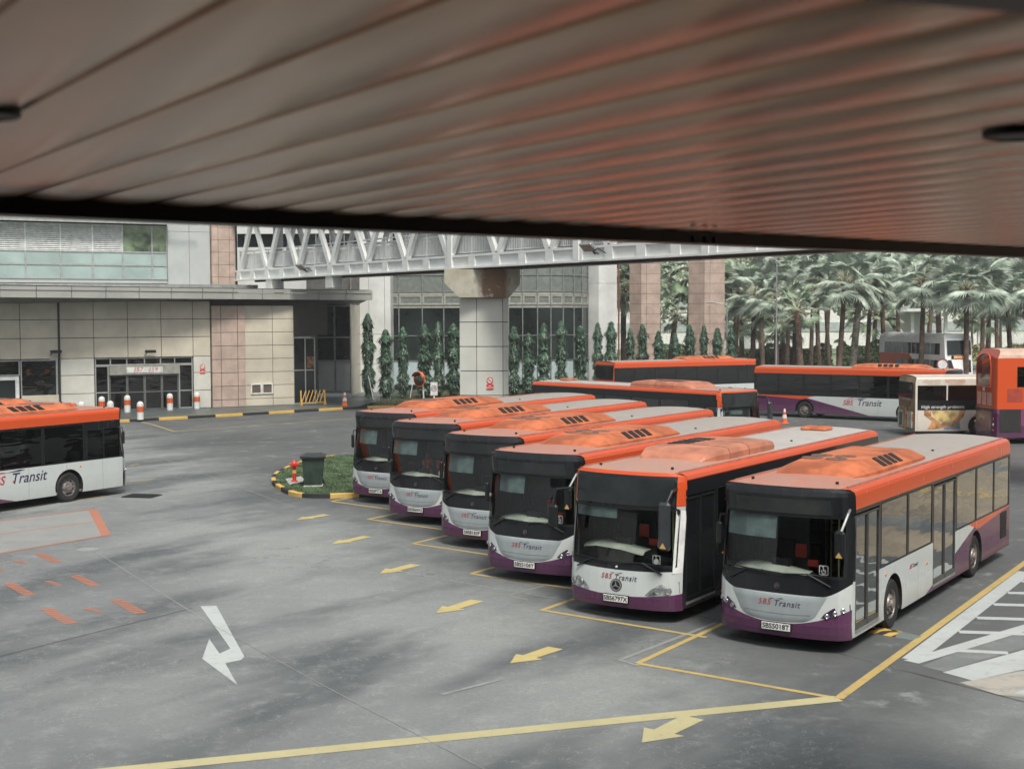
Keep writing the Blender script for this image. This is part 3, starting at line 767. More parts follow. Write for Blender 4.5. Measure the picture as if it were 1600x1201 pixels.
def worn(name, col, wear=.25, under=(.2, .21, .21), sc=5):
    if name in _M: return _M[name]
    m, nt, b = newmat(name); vec, x, y, z = coords(nt)
    n = noise(nt, vec, sc, 6, .75); n2 = noise(nt, vec, .7, 4, .6)
    c = mixc(nt, ramp(nt, n2, .35, .7)*.3, col, tuple(v*.6 for v in col))
    c = mixc(nt, ramp(nt, n, .62-wear*.5, .75)*min(1, wear*2.4), c, under)
    setc(nt, b, c); b.inputs['Roughness'].default_value = .65; _M[name] = m; return m
YLINE = worn('yellow_road_paint', (.50, .37, .13), .3)
YPALE = worn('faded_yellow_road_paint', (.48, .44, .25), .2)
WLINE = worn('white_road_paint', (.46, .50, .50), .22)
RLINE = worn('red_road_paint', (.50, .16, .075), .5, sc=11)
YARR = worn('arrow_yellow_paint', (.52, .43, .18), .25)
_ln = [0]
def line(p, q, w, m, name='road_marking', z=None, label=None, cat=None, ext=0.0):
    p, q = Vector(p[:2]), Vector(q[:2]); d = (q-p).normalized(); n = Vector((-d.y, d.x))*w/2
    p = p-d*ext; q = q+d*ext
    _ln[0] += 1; z = z if z else .004+.0006*(_ln[0] % 6)
    return sheet(name, [p+n, q+n, q-n, p-n], z, m, label=label, cat=cat)
# bay lines, boundary lines
A, B_, C_ = G(185, 1203), G(1310, 1091), G(1602, 879)
B2 = G(1600, 880)
bd = (B2-B_).normalized()
line(A+(A-B_).normalized()*8, B_, .30, YPALE, z=.006); line(B_, B_+bd*22, .155, YLINE, z=.0075)
D_ = G(996, 1036)
line(D_, B_, .12, YLINE)
busdir = Vector((sin(.583), cos(.583), 0))
for (px, py), (qx, qy), L_ in (((996, 1036), (1300, 1090), 11), ((846, 953), (1082, 992), 10), ((736, 896), (900, 920), 10), ((645, 849), (760, 866), 10), ((575, 811), (690, 827), 9), ((518, 783), (605, 795), 8)):
    a, b = G(px, py), G(qx, qy)
    if px != 996: line(a, b+(b-a).normalized()*.3, .115, YLINE)
    line(a, a+busdir*L_, .115, YLINE)
for (px, py), (qx, qy) in (((968, 1031), (1118, 973)), ((968, 1031), (998, 1040)), ((795, 930), (850, 915)), ((795, 930), (825, 937)), ((1370, 985), (1432, 996))):
    line(G(px, py), G(qx, qy), .09, worn('old_white_road_paint', (.27, .285, .275), .5))

for (px, py), (qx, qy) in (((203, 752), (241, 748)), ((0, 797), (165, 775)), ((203, 727), (218, 725)), ((238, 663), (272, 674)), ((272, 674), (560, 653)), ((205, 655), (238, 663))):
    line(G(px, py), G(qx, qy), .12, YLINE)
# white hatched box on the right
for (px, py), (qx, qy), w_ in (((1424, 1030), (1602, 893), .40), ((1424, 1034), (1902, 890), .36), ((1476, 1015), (1575, 1020), .26), ((1498, 987), (1902, 1000), .30),
                           ((1526, 965), (1902, 976), .30), ((1552, 944), (1902, 953), .30), ((1574, 926), (1902, 932), .3), ((1595, 908), (1902, 913), .3)):
    line(G(px, py), G(qx, qy), w_*.82, WLINE)
sheet('road_marking', [G(1473, 1050), G(1600, 1015), G(1700, 1000), G(1700, 1030), G(1602, 1045), G(1520, 1063)], .005, WLINE)
sheet('road_marking', [G(1583, 1083), G(1700, 1040), G(1700, 1110), G(1610, 1085)], .005, WLINE)
sheet('pavement_patch', [G(1560, 1085), G(1500, 1066), G(1600, 1047), G(1700, 1035), G(1720, 1100)], .0035, worn('pale_cement', (.42, .40, .36), .3, (.15, .17, .17), 3))
sheet('pavement_patch', [G(1440, 1040), G(1500, 1016), G(1600, 988), G(1600, 1012), G(1474, 1049)], .0035, worn('repaired_tar', (.17, .19, .19), .3, (.3, .31, .31), 2))
# arrows
def arrow(tip, tail, wd, label, head=.42, m=None):
    m = m or YARR
    tip, tail = Vector(tip[:2]), Vector(tail[:2]); d = (tail-tip); L_ = d.length; d.normalize(); n = Vector((-d.y, d.x))
    h = tip+d*L_*head; pts = [tip, h+n*wd, h+n*wd*.5, tail+n*wd*.55, tail-n*wd*.55, h-n*wd*.5, h-n*wd]
    o = MB().add([(p.x, p.y, .0075) for p in pts], [(0, 1, 6), (1, 2, 5, 6), (2, 3, 4, 5)]).build('road_arrow', m)
    return tag(o, label, 'road arrow', 'yellow arrows painted beside the bays')
arrow(G(1003, 1160), G(1083, 1121), .34, 'yellow painted arrow nearest the camera, below the thick yellow line', m=YPALE)
arrow(G(797, 1036), G(868, 1012), .30, 'yellow painted arrow in front of the two nearest parked buses')
arrow(G(681, 958), G(746, 938), .30, 'third yellow painted arrow up from the thick line')
arrow(G(593, 896), G(650, 882), .30, 'yellow painted arrow in front of the fourth bay corner')
arrow(G(518, 850), G(574, 838), .28, 'yellow painted arrow second nearest the grass island')
arrow(G(462, 812), G(511, 804), .28, 'small yellow painted arrow closest to the grass island')
wa = [(313, 947), (338, 946), (382, 1026), (376, 1031), (352, 1036), (371, 1070), (316, 1029), (327, 998), (343, 1021), (360, 1013)]
W = [G(*p) for p in wa]
o = MB().add([(p.x, p.y, .006) for p in W], [(0, 1, 9), (1, 2, 9), (2, 3, 9), (9, 3, 4), (9, 4, 8), (8, 4, 6), (8, 6, 7), (4, 5, 6)]).build('road_arrow', WLINE)
tag(o, 'big white hooked turn arrow painted on the open asphalt', 'road arrow')
# red rumble bars
k = 0
for cx, cy, w_, h_ in ((75, 871, 38, 14), (32, 878, 22, 6), (0, 889, 12, 6), (30, 920, 42, 20), (83, 911, 24, 7), (133, 907, 40, 17), (91, 962, 48, 24), (145, 953, 28, 7), (200, 947, 48, 22)):
    mb = MB(); nb = 9 if h_ > 10 else 4
    p0, p1 = G(cx-w_*.42, cy-h_*.5), G(cx+w_*.42, cy+h_*.5)
    ax = (p1-p0); n_ = nb; sd_ = Vector((ax.y, -ax.x, 0)).normalized()
    half = (G(cx+w_*.26, cy)-G(cx-w_*.26, cy)).length/2*.8
    hv = (G(cx+10, cy-1)-G(cx, cy)).normalized()*half
    for i in range(n_):
        c = p0+ax*(i+.5)/n_; t = ax/n_*.36
        mb.add([(*(c+hv-t)[:2], .005), (*(c+hv+t)[:2], .005), (*(c-hv+t)[:2], .005), (*(c-hv-t)[:2], .005)], [(0, 1, 2, 3)])
    tag(mb.build('rumble_bar', RLINE), kind='structure')
for p, q, w_ in (((-40, 819), (147, 795), .12), ((-40, 871), (168, 836), .12), ((145, 796), (166, 836), .26), ((-40, 840), (152, 814), .08)):
    line(G(*p), G(*q), w_, RLINE)
sheet('pavement_patch', [G(-80, 823), G(146, 796), G(167, 836), G(-80, 878)], .0025, worn('pale_concrete', (.28, .295, .29), .3, (.2, .21, .21), 1.2))
JOINT = mat('joint_grit', (.36, .38, .37), .8, var=.3, scale=8)
JOINT2 = worn('joint_faint', (.30, .315, .31), .55, (.20, .215, .215), 3)
JD = mat('joint_dark', (.09, .095, .095), .9, var=.3)
for p, q, w_, m_ in (((60, 823), (150, 862), .03, JOINT2), ((150, 862), (330, 975), .03, JOINT2), ((330, 975), (560, 1100), .018, JOINT2), ((560, 1100), (760, 1203), .02, JOINT2),
                     ((1340, 1028), (1600, 1096), .05, JD), ((1085, 960), (1340, 1028), .05, JD), ((-20, 1030), (300, 950), .03, JD), ((210, 700), (480, 800), .03, JOINT2), ((430, 640), (700, 700), .03, JOINT2),
                     ((690, 1085), (780, 1062), .08, JOINT2), ((620, 892), (900, 940), .03, JOINT)):
    line(G(*p), G(*q), w_, m_, name='pavement_joint')
dg = MB(); c = G(222, 775); dg.m = Matrix.Translation((c.x, c.y, .006)) @ Matrix.Rotation(radians(-12), 4, 'Z')
dg.box(-.55, .55, -.42, .42, 0, .008)
for i in range(14): dg.box(-.53+.076*i, -.50+.076*i, -.40, .40, .008, .03)
tag(dg.build('drain_grating', mat('cast_iron', (.03, .033, .035), .6)), 'black cast iron drain grating in the road by the left bus', 'drain')
mh = MB(); c = G(137, 858); mh.lathe([(.28, .0), (.28, .009), (.24, .01), (.24, .007), (.001, .008)], 28, 'z', (c.x, c.y, 0)); tag(mh.build('manhole_cover', worn('pale_concrete', (.28, .295, .29))), 'pale round manhole cover near the red road markings', 'manhole cover')
# speed hump end under bus
c0, c1 = G(1370, 986), G(1436, 997)
hd = (c1-c0).normalized(); L_ = (c1-c0).length
mb = MB(); mb.m = Matrix.Translation((c0.x, c0.y, 0)) @ Matrix.Rotation(atan2(hd.y, hd.x), 4, 'Z')
rows = []
for i in range(22):
    t = i/21; x = -2.0+(L_+2.0)*t; h = .07*min(1, (1-t)*5)**.5
    rows.append([(x, -.2, 0), (x, -.12, h*.8), (x, 0, h), (x, .12, h*.8), (x, .2, 0)])
mb.grid(rows)
def m_hump():
    m, nt, b = newmat('rubber_hump'); vec, x, y, z = coords(nt)
    s = ((x*3.2+(y.abs()*4.0)).frac() > .5)
    c = mixc(nt, s, (.035, .035, .035), (.55, .36, .08)); c = mixc(nt, x > L_*.55, c, (.14, .17, .17)); setc(nt, b, c); b.inputs['Roughness'].default_value = .6; return m
hm = m_hump(); mm = mb.m.copy()
vv = [tuple(mm.inverted() @ Vector(v)) for v in mb.v]; mb.v = vv
tag(mb.build('speed_hump', hm, None, True, (c0.x, c0.y, .001), (0, 0, atan2(hd.y, hd.x))), 'yellow and black rubber hump end under the nearest bus', 'speed hump')

# ------------------------------------------------------------------ kerbs, pavement, grass
KERB_TOP = mat('kerb_concrete', (.42, .43, .41), .8, var=.2, scale=4)
KY = worn('kerb_yellow', (.66, .42, .10), .3, (.35, .3, .2), 6); KB = worn('kerb_black', (.02, .022, .024), .15, (.12, .12, .12), 6)
def painted_kerb(path, name, label, h=.15, wdt=.16, seg=1.05, start=0):
    root = empty(name, (0, 0, 0)); tag(root, label, 'kerb')
    # resample
    P = [Vector(p[:2]) for p in path]; out = [P[0]]; acc = 0
    dense = []
    for a, b in zip(P, P[1:]):
        n = max(2, int((b-a).length/.1)); dense += [a+(b-a)*i/n for i in range(n)]
    dense.append(P[-1])
    groups = []; cur = [dense[0]]; L_ = 0
    for a, b in zip(dense, dense[1:]):
        L_ += (b-a).length; cur.append(b)
        if L_ >= seg: groups.append(cur); cur = [b]; L_ = 0
    if len(cur) > 1: groups.append(cur)
    for i, gp in enumerate(groups):
        rows = []
        for j, p in enumerate(gp):
            t = (gp[min(j+1, len(gp)-1)]-gp[max(j-1, 0)]).normalized(); n = Vector((-t.y, t.x))
            rows.append([(p.x-n.x*0, p.y-n.y*0, 0), (p.x, p.y, h-.02), (p.x+n.x*.03, p.y+n.y*.03, h), (p.x+n.x*wdt, p.y+n.y*wdt, h), (p.x+n.x*wdt, p.y+n.y*wdt, 0)])
        MB().grid(rows).build('painted_block', (KY, KB)[(i+start) % 2], root)
    return root
isl_px = [(520, 716), (495, 719), (470, 725), (447, 734), (431, 742), (424, 750), (426, 758), (440, 768), (462, 776), (500, 778.5), (556, 777), (600, 777)]
ISL = [G(*p) for p in isl_px]; c = sum(ISL, Vector())/len(ISL)
def smooth_path(P, n=5):
    out = []
    for i in range(len(P)-1):
        p0, p1, p2, p3 = P[max(i-1, 0)], P[i], P[i+1], P[min(i+2, len(P)-1)]
        for k in range(n):
            t = k/n; out.append(.5*((2*p1)+(p2-p0)*t+(2*p0-5*p1+4*p2-p3)*t*t+(3*p1-p0-3*p2+p3)*t**3))
    return out+[P[-1]]
ISLs = smooth_path(ISL)
painted_kerb(ISLs, 'island_kerb', 'yellow and black painted kerb curving round the small grass island', seg=.95)
far = [G(620, 712), G(600, 777)]
gi = [p+(Vector((-5.0, 50, 0))-p).normalized()*.14 for p in ISLs]
GRASS_B = mat('turf_soil', (.06, .10, .045), .9, var=.35, scale=2)
sheet('grass_base', [(p.x, p.y) for p in gi]+[(-1.5, 44.5), (-2, 58)], .13, GRASS_B)
def grass_field(name, inside, n, z, label, h=(.02, .05), colv=((.09, .15, .07))):
    mb = MB(); cnt = 0
    for _ in range(n*6):
        p = inside()
        if p is None: continue
        a = random.uniform(0, 2*pi); hh = random.uniform(*h); wv = random.uniform(.012, .022)
        dx, dy = cos(a)*wv, sin(a)*wv; lx, ly = random.uniform(-.03, .03), random.uniform(-.03, .03)
        mb.add([(p[0]-dx, p[1]-dy, z), (p[0]+dx, p[1]+dy, z), (p[0]+lx, p[1]+ly, z+hh)], [(0, 1, 2)]); cnt += 1
        if cnt >= n: break
    o = mb.build(name, mat('grass_blade', colv, .7, var=.5, scale=1.2), recalc=False)
    return tag(o, label, 'grass', kind='stuff')
gpoly = [(p.x, p.y) for p in gi]+[(-1.5, 44.5), (-2, 58)]
def pin(poly, x, y):
    r = False; j = len(poly)-1
    for i in range(len(poly)):
        if (poly[i][1] > y) != (poly[j][1] > y) and x < (poly[j][0]-poly[i][0])*(y-poly[i][1])/(poly[j][1]-poly[i][1])+poly[i][0]: r = not r
        j = i
    return r
def rnd_isl():
    x, y = random.uniform(-9.5, -3.5), random.uniform(43, 58)
    return (x, y) if pin(gpoly, x, y) else None
grass_field('grass', rnd_isl, 16000, .13, 'short green turf on the small kerbed island')
o = sheet('concrete_pad', [G(446, 748, .15), G(470, 744, .15), G(478, 752, .15), G(452, 757, .15)], .16, KERB_TOP)

# raised terminal pavement
KL = [G(-60, 672), G(205, 659), G(400, 648), G(560, 638.5), G(640, 636), G(700, 634)]
painted_kerb(KL, 'terminal_kerb', 'long yellow and black painted kerb along the terminal pavement', seg=1.75)
kin = [p+Vector((-.1, .12, 0)) for p in KL]
PAVE = mat('terminal_paving', (.085, .105, .105), .45, var=.2, scale=.8)
sheet('pavement', [(p.x, p.y) for p in kin[:4]]+[(-5, 118), (-60, 118), (-60, 72)], .135, PAVE)
line(G(205, 655, .12)+Vector((0, .3, 0)), G(560, 633, .12)+Vector((0, .3, 0)), .14, YLINE, z=.142)
soil = mat('planting_soil', (.10, .065, .04), .95, var=.4, scale=1.5)
bed = [(-9.3, 87.0), (kin[4].x, kin[4].y), (3, 91.5), (16, 100), (40, 108), (40, 125), (-9.6, 104)]
sheet('planting_bed', bed, .12, soil)
def rnd_bed():
    x, y = random.uniform(-9.5, 22), random.uniform(86, 108)
    if not pin(bed, x, y): return None
    n = sin(x*1.3)+sin(y*1.7+x)
    return (x, y) if n > -.6 else None
grass_field('grass', rnd_bed, 9000, .12, 'patchy grass and soil strip below the column trees', (.10, .24))

APR = worn('mirrored_tan', (.34, .29, .215), .45, (.13, .115, .095), .35)
sheet('pavement', [(13.2, 30.5), (26, 63), (46, 66), (46, 24), (20, 24)], .003, APR)  # tan sheet added out of view for the nearest bus's windows to mirror
for k in range(5):
    a = Vector((17+4.5*k, 33+6.5*k)); line(a+Vector((-1, 2)), a+Vector((14, -9)), .5 if k % 2 else 2.2, (ASPH, YLINE)[k % 2], z=.0045)  # stripes added out of view to break up the mirrored tan

# ------------------------------------------------------------------ terminal building (left)
P0 = Vector((-19.43, 86.3, 0)); FA = radians(28)
CREAM = mat('cream_cladding', (.55, .51, .42), .5, var=.10, scale=.5); CREAM2 = mat('pale_cladding', (.58, .58, .53), .5, var=.08, scale=.5)
PINK = mat('pink_granite', (.45, .35, .30), .45, var=.12, scale=1.2); BACK = mat('joint_backing', (.035, .033, .03), .9)  # BACK: near-black backing behind the open panel joints
ALU = mat('aluminium_frame', (.38, .40, .39), .4, .3); GREYP = mat('grey_panel', (.42, .45, .45), .5, var=.06, scale=.6)
INT = mat('room_dark', (.02, .02, .022), .8); OPAQ = mat('dark_reflective_glass', (.012, .016, .018), .06, var=.3, scale=.3)
TEAL = mat('sky_reflect_glass', (.34, .44, .43), .15, var=.12, scale=.35); CONC = mat('smooth_concrete', (.63, .65, .64), .6, var=.1, scale=.5)  # TEAL: the sky's reflection is put into the pane colour
bld = empty('terminal_building', P0, FA); tag(bld, 'long cream panelled terminal building with glass entrance and deep flat canopy', 'building')
def tiles(mb, xs, zs, y, skip=None, g=.018, d=.05, mi=0, mifn=None):
    for a, b in zip(xs, xs[1:]):
        for c, e in zip(zs, zs[1:]):
            if skip and skip((a+b)/2, (c+e)/2): continue
            mb.box(a+g/2, b-g/2, y, y+d, c+g/2, e-g/2, mifn((a+b)/2, (c+e)/2) if mifn else mi, .008)
ZS = [.14, 1.28, 2.42, 3.46, 4.72, 5.85, 7.0]
mb = MB(); ent = lambda x, z: (-7.27 < x < -1.13 and z < 3.46) or (x < -9.5 and 1.13 < z < 3.44) or (x < -11.65 and z < 3.44)
xs = [-30, -27.5, -25, -22.5, -20, -17.5, -15, -13.4, -11.62, -9.42, -9.32, -7.3, -5.23, -3.15, -1.13, 0.0]
tiles(mb, xs, ZS, 0, lambda x, z: ent(x, z), g=.035, mifn=lambda x, z: 1 if (-9.3 < x < -7.3 or x > -1.13) and z < 3.5 else 0)
mb.build('cladding', [CREAM, CREAM2], bld)
mb = MB(); mb.box(-30, -13.4, .06, .3, .1, 7.1); mb.box(-13.4, -9.42, .06, .3, 3.46, 7.1); mb.box(-9.42, -7.28, .06, .3, .1, 7.1); mb.box(-7.28, -1.12, .06, .3, 3.46, 7.1); mb.box(-1.12, 8, .06, .3, 4.75, 7.1); mb.box(-1.12, 5.62, .06, .3, .1, 4.75)
mb.box(-13.4, -9.42, .06, .3, .1, 1.12)
mb.build('backing_wall', BACK, bld)
mb = MB(); tiles(mb, [0.03, .63, 1.73, 2.24], [.14]+[.87*k+.62 for k in range(0, 8)], -.22, d=.26, g=.03); mb.build('pink_pilaster', PINK, bld)
mb = MB(); tiles(mb, [2.26, 4.14, 5.6], [.14]+[.87*k+.62 for k in range(0, 8)], 0, g=.03); mb.build('side_cladding', CREAM, bld)
mb = MB()
for a in (2.62, 3.38):
    for q in ((a, a+.72, .92, .99), (a, a+.72, 1.53, 1.60), (a, a+.07, .99, 1.53), (a+.65, a+.72, .99, 1.53)): mb.box(q[0], q[1], -.08, .0, q[2], q[3])
vb = mb.build('vent_box', WHT, bld); mb = MB(); mb.box(2.69, 3.27, -.02, 0, .99, 1.53); mb.box(3.45, 4.03, -.02, 0, .99, 1.53); mb.build('vent_recess', mat('vent_brown', (.12, .09, .07), .7), vb)
# doorway with grey panels over it
mb = MB(); tiles(mb, [5.66, 7.2], [4.6, 5.35, 6.2, 7.0], .3, g=.03); mb.build('upper_panel', mat('olive_grey_panel', (.16, .165, .145), .5), bld)
def framed(root, name, x0, x1, z0, z1, y, vs=(), hs=(), t=.07, glass=None, fm=None, d=.09):
    mb = MB()
    mb.box(x0, x1, y-.02, y+d, z0, z0+t); mb.box(x0, x1, y-.02, y+d, z1-t, z1)
    for v in [x0+t/2, x1-t/2]+list(vs): mb.box(v-t/2, v+t/2, y-.03, y+d-.005, z0+t, z1-t)
    for h in hs: mb.box(x0+t, x1-t, y-.012, y+d-.01, h-t/2, h+t/2)
    o = mb.build(name, fm or ALU, root)
    mb = MB(); mb.box(x0+t, x1-t, y+.03, y+.04, z0+t, z1-t); mb.build('pane', glass or OPAQ, o)
    return o
framed(bld, 'doorway', 5.66, 7.2, .14, 4.58, .35, vs=(6.5,), hs=(2.4,), t=.07)
mb = MB(); mb.box(6.6, 7.1, .31, .32, 2.55, 3.3); ad = mb.build('poster', mat('poster_dim', (.22, .10, .05), .4, var=.5, scale=4), bld)
# interior box for the entrance
mb = MB(); mb.box(-7.3, -1.1, 3.4, 3.5, .1, 3.5); mb.box(-14, -9.4, 3.4, 3.5, .1, 3.5); mb.box(-14, -1.1, .3, 3.5, 3.47, 3.55); mb.box(-14, -1.1, .3, 3.5, .1, .13)
mb.build('inner_hall', mat('hall_dim', (.07, .065, .06), .7), bld)
e = framed(bld, 'entrance_glazing', -7.25, -1.15, 2.98, 3.44, .12, vs=(-6.3, -5.3, -4.2, -3.2, -2.3), t=.07, glass=GLASS_B)
framed(bld, 'entrance_glazing', -7.25, -6.42, .16, 2.98, .12, hs=(1.3,), glass=GLASS_B); framed(bld, 'entrance_glazing', -2.05, -1.15, .16, 2.98, .12, hs=(1.3,), glass=GLASS_B)
mb = MB(); mb.box(-6.4, -2.07, -.06, .2, 2.38, 2.97, 0, .01); hdr = mb.build('entrance_header', mat('header_grey', (.27, .27, .24), .5), bld)
mb = MB(); mb.box(-5.35, -3.1, -.08, -.062, 2.5, 2.86); mb.build('number_board', mat('board_white', (.62, .64, .62), .4), hdr)
text_bm('157   159', .40, 'board_lettering', mat('logo_red', (.45, .03, .03)), hdr, Matrix.Translation((-4.2, -.085, 2.68)) @ Matrix.Rotation(pi/2, 4, 'X'), .2, .001, bold=0)
for a, b in ((-6.38, -5.3), (-5.28, -4.22), (-4.2, -3.14), (-3.12, -2.08)): framed(bld, 'sliding_door', a, b, .16, 2.36, .14, hs=(1.28,), t=.06, glass=GLASS_B, fm=mat('door_alu_dark', (.16, .17, .17), .4, .3))
framed(bld, 'shop_window', -11.62, -9.5, 1.13, 3.42, .12, glass=GLASS_B); framed(bld, 'shop_window', -13.4, -11.66, 2.48, 3.42, .12, glass=GLASS_B); d_ = framed(bld, 'side_door', -13.2, -11.72, .16, 2.44, .1, t=.22, fm=WHT)
for x in (-11.1, -10.0):
    mb = MB(); mb.lathe([(.001, .16), (.12, .1), (.15, 0), (.12, -.1), (.001, -.16)], 12, 'z', (x, .75, 2.68)); mb.build('hall_lamp', m_emit('warm_lamp', (1, .16, .05), 1.6), bld, True)
# short strip lights inside the hall
for x in (-4.75, -3.75):
    mb = MB(); mb.box(x-.3, x+.3, 1.6, 1.66, 2.06, 2.1); mb.build('strip_light', m_emit('cool_tube', (.8, .9, .9), 2.0), bld)
mb = MB(); mb.box(-5.0, -3.3, 2.6, 2.64, .9, 1.9); mb.build('hall_notice', mat('notice_dim', (.2, .2, .2), .6), bld)
# downpipe and cameras
mb = MB(); mb.tube([(-9.37, -.06, .14), (-9.37, -.06, 6.9)], .05, 8); mb.build('downpipe', mat('pipe_black', (.03, .03, .03), .5), bld)
def cctv(root, x, z, name='security_camera'):
    mb = MB(); mb.tube([(x, 0, z), (x, -.22, z+.02), (x+.1, -.3, z+.2)], .03, 6); mb.box(x-.05, x+.62, -.42, -.22, z+.12, z+.3, 0, .03)
    return mb.build(name, DARK, root)
# upper storey, set back
UB = 8.0
ub = MB()
ub.box(-30, 4.3, UB+.3, UB+.6, 7.6, 17)
ub.build('upper_backing', BACK, bld)
vs = [-30.0, -25.4, -20.8, -16.3, -14.3, -12.2, -10.07, -7.84, -5.76, -3.77, -1.78, -.75]
for a, b in zip(vs, vs[1:]):
    for c, e in ((8.55, 9.53), (9.53, 10.42)):
        mb = MB(); t = .05
        for q in ((a, b, c, c+t), (a, b, e-t, e), (a, a+t, c+t, e-t), (b-t, b, c+t, e-t)): mb.box(q[0], q[1], UB-.05, UB+.1, q[2], q[3])
        o = mb.build('upper_window', ALU, bld); MB().box(a+t, b-t, UB, UB+.02, c+t, e-t).build('pane', TEAL, o)
    mb = MB(); t = .05
    for q in ((a, a+t, 10.42, 12.25), (b-t, b, 10.42, 12.25), (a+t, b-t, 12.2, 12.25), (a+t, b-t, 10.42, 10.47)): mb.box(q[0], q[1], UB-.04, UB+.1, q[2], q[3])
    if b < -3.5:
        for k in range(13): mb.prism([(a+t, UB-.06, 10.50+.132*k), (b-t, UB-.06, 10.50+.132*k), (b-t, UB+.0, 10.585+.132*k), (a+t, UB+.0, 10.585+.132*k)], (0, 0, .02))
        mb.box(a+t, b-t, UB+.08, UB+.1, 10.47, 12.2); mb.build('louvre_screen', mat('louvre_grey', (.60, .63, .62), .5), bld)
    else:
        o = mb.build('upper_window', ALU, bld); MB().box(a+t, b-t, UB, UB+.02, 10.47, 12.2).build('pane', mat('green_reflect_glass', (.16, .22, .14), .06, var=.5, scale=.8), o)  # reflected green is painted into the pane colour
mb = MB()
for a, b in zip(vs, vs[1:]): mb.prism([(a, UB-.9, 12.32), (b, UB-.9, 12.32), (b, UB, 12.5), (a, UB, 12.5)], (0, 0, .1))
mb.box(-30, 1.2, UB-.95, UB-.9, 12.3, 12.5); mb.build('sunshade', ALU, bld)
mb = MB(); mb.box(-30, -.75, UB, UB+.25, 12.6, 17, 0); mb.box(-30, -.75, UB, UB+.25, 8.3, 8.53); tiles(mb, [-.72, .8, 2.27], [7.8, 11.9, 17], UB, d=.2); mb.build('grey_panel_wall', GREYP, bld)
mb = MB(); tiles(mb, [2.3, 2.75, 3.55, 3.97], [7.9+.87*k for k in range(11)], UB-.35, d=.6, g=.02); mb.build('upper_pink_pilaster', PINK, bld)
# canopy (local to building)
inv = (Matrix.Translation(P0) @ Matrix.Rotation(FA, 4, 'Z')).inverted()
cA, cB = inv @ Vector((-49.2, 62.0, 0)), inv @ Vector((-9.54, 92.0, 0))
cC = inv @ Vector((-12.6, 99.5, 0))
dirc = (cB-cA).normalized(); nrm_ = Vector((-dirc.y, dirc.x, 0))
mb = MB()
top = [(cA.x, cA.y, 7.86), (cB.x, cB.y, 7.72), (cC.x, cC.y, 7.72), (8, UB, 7.9), (-32, UB, 7.9), (-32, cA.y, 7.9)]
mb.poly([(p[0], p[1], p[2]+.06) for p in top]); mb.build('canopy_roof', mat('canopy_roof_felt', (.40, .42, .41), .7, var=.2), bld)
L_ = (cB-cA).length; n = 24; seams = [L_*(k/n) for k in range(n+1)]
mb = MB(); sf = MB()
for a, b in zip(seams, seams[1:]):
    p, q = cA+dirc*(a+.02), cA+dirc*(b-.02)
    zt_ = lambda s: 7.9-.16*s/L_
    for lo, hi, off in ((.0, .22, 0), (.245, .66, .05)):
        P_ = [(p.x+nrm_.x*off, p.y+nrm_.y*off, zt_(a)-lo), (q.x+nrm_.x*off, q.y+nrm_.y*off, zt_(b)-lo), (q.x+nrm_.x*off, q.y+nrm_.y*off, zt_(b)-hi), (p.x+nrm_.x*off, p.y+nrm_.y*off, zt_(a)-hi)]
        mb.prism(P_, tuple(nrm_*.1))
    # sloped soffit bays
    s0, s1 = p+nrm_*.12, q+nrm_*.12; back = 5.5
    sf.prism([(s0.x, s0.y, 7.22), (s1.x, s1.y, 7.2), (s1.x+nrm_.x*3.2+.8, s1.y+nrm_.y*3.2, 6.84), (s0.x+nrm_.x*3.2+.8, s0.y+nrm_.y*3.2, 6.84)], (0, 0, .03))
mb.build('canopy_fascia', mat('fascia_panel', (.40, .41, .38), .4, .2, var=.08, scale=.4), bld)
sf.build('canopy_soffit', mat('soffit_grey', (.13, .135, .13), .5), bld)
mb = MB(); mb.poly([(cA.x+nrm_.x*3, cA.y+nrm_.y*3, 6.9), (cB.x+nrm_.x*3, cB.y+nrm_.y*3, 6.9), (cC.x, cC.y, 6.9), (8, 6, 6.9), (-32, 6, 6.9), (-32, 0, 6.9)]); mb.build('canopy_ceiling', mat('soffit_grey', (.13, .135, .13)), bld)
# end fascia of the canopy
mb = MB(); d2 = (cC-cB); mb.prism([(cB.x, cB.y, 7.72), (cC.x, cC.y, 7.72), (cC.x, cC.y, 7.2), (cB.x, cB.y, 7.2)], (-.1, 0, 0)); mb.build('canopy_fascia', mat('fascia_panel', (.40, .41, .38)), bld)
mb = MB(); mb.box(-12, 5, UB-2.2, UB-2.0, 7.95, 8.2); mb.build('roof_pipe', STEEL, bld)
cc_ = tag(cctv(None, 0, 0), 'small black security camera on the wall above the entrance header', 'security camera'); cc_.location = (Matrix.Translation(P0) @ Matrix.Rotation(FA, 4, 'Z')) @ Vector((-4.2, -.02, 3.62)); cc_.rotation_euler = (0, 0, FA)
c2 = cc_.copy(); COL.objects.link(c2); c2.location = (Matrix.Translation(P0) @ Matrix.Rotation(FA, 4, 'Z')) @ Vector((-9.9, -.02, 3.7)); c2['label'] = 'dark security camera at the top corner of the shop window'

def wbox(name, m, x0, x1, y0, y1, z0, z1, parent=None, b=0):
    return MB().box(x0, x1, y0, y1, z0, z1, 0, b).build(name, m, parent)
# ------------------------------------------------------------------ middle building with the curved glass wall
mid = empty('glass_building', (-9.5, 106, 0)); tag(mid, 'white building with curved glass curtain wall behind the column trees', 'building')
def M_(x, y, z): return (x+9.5, y-106, z)
D = 106.0
X_ = lambda px, d=D: (px-800)/F_PX*d
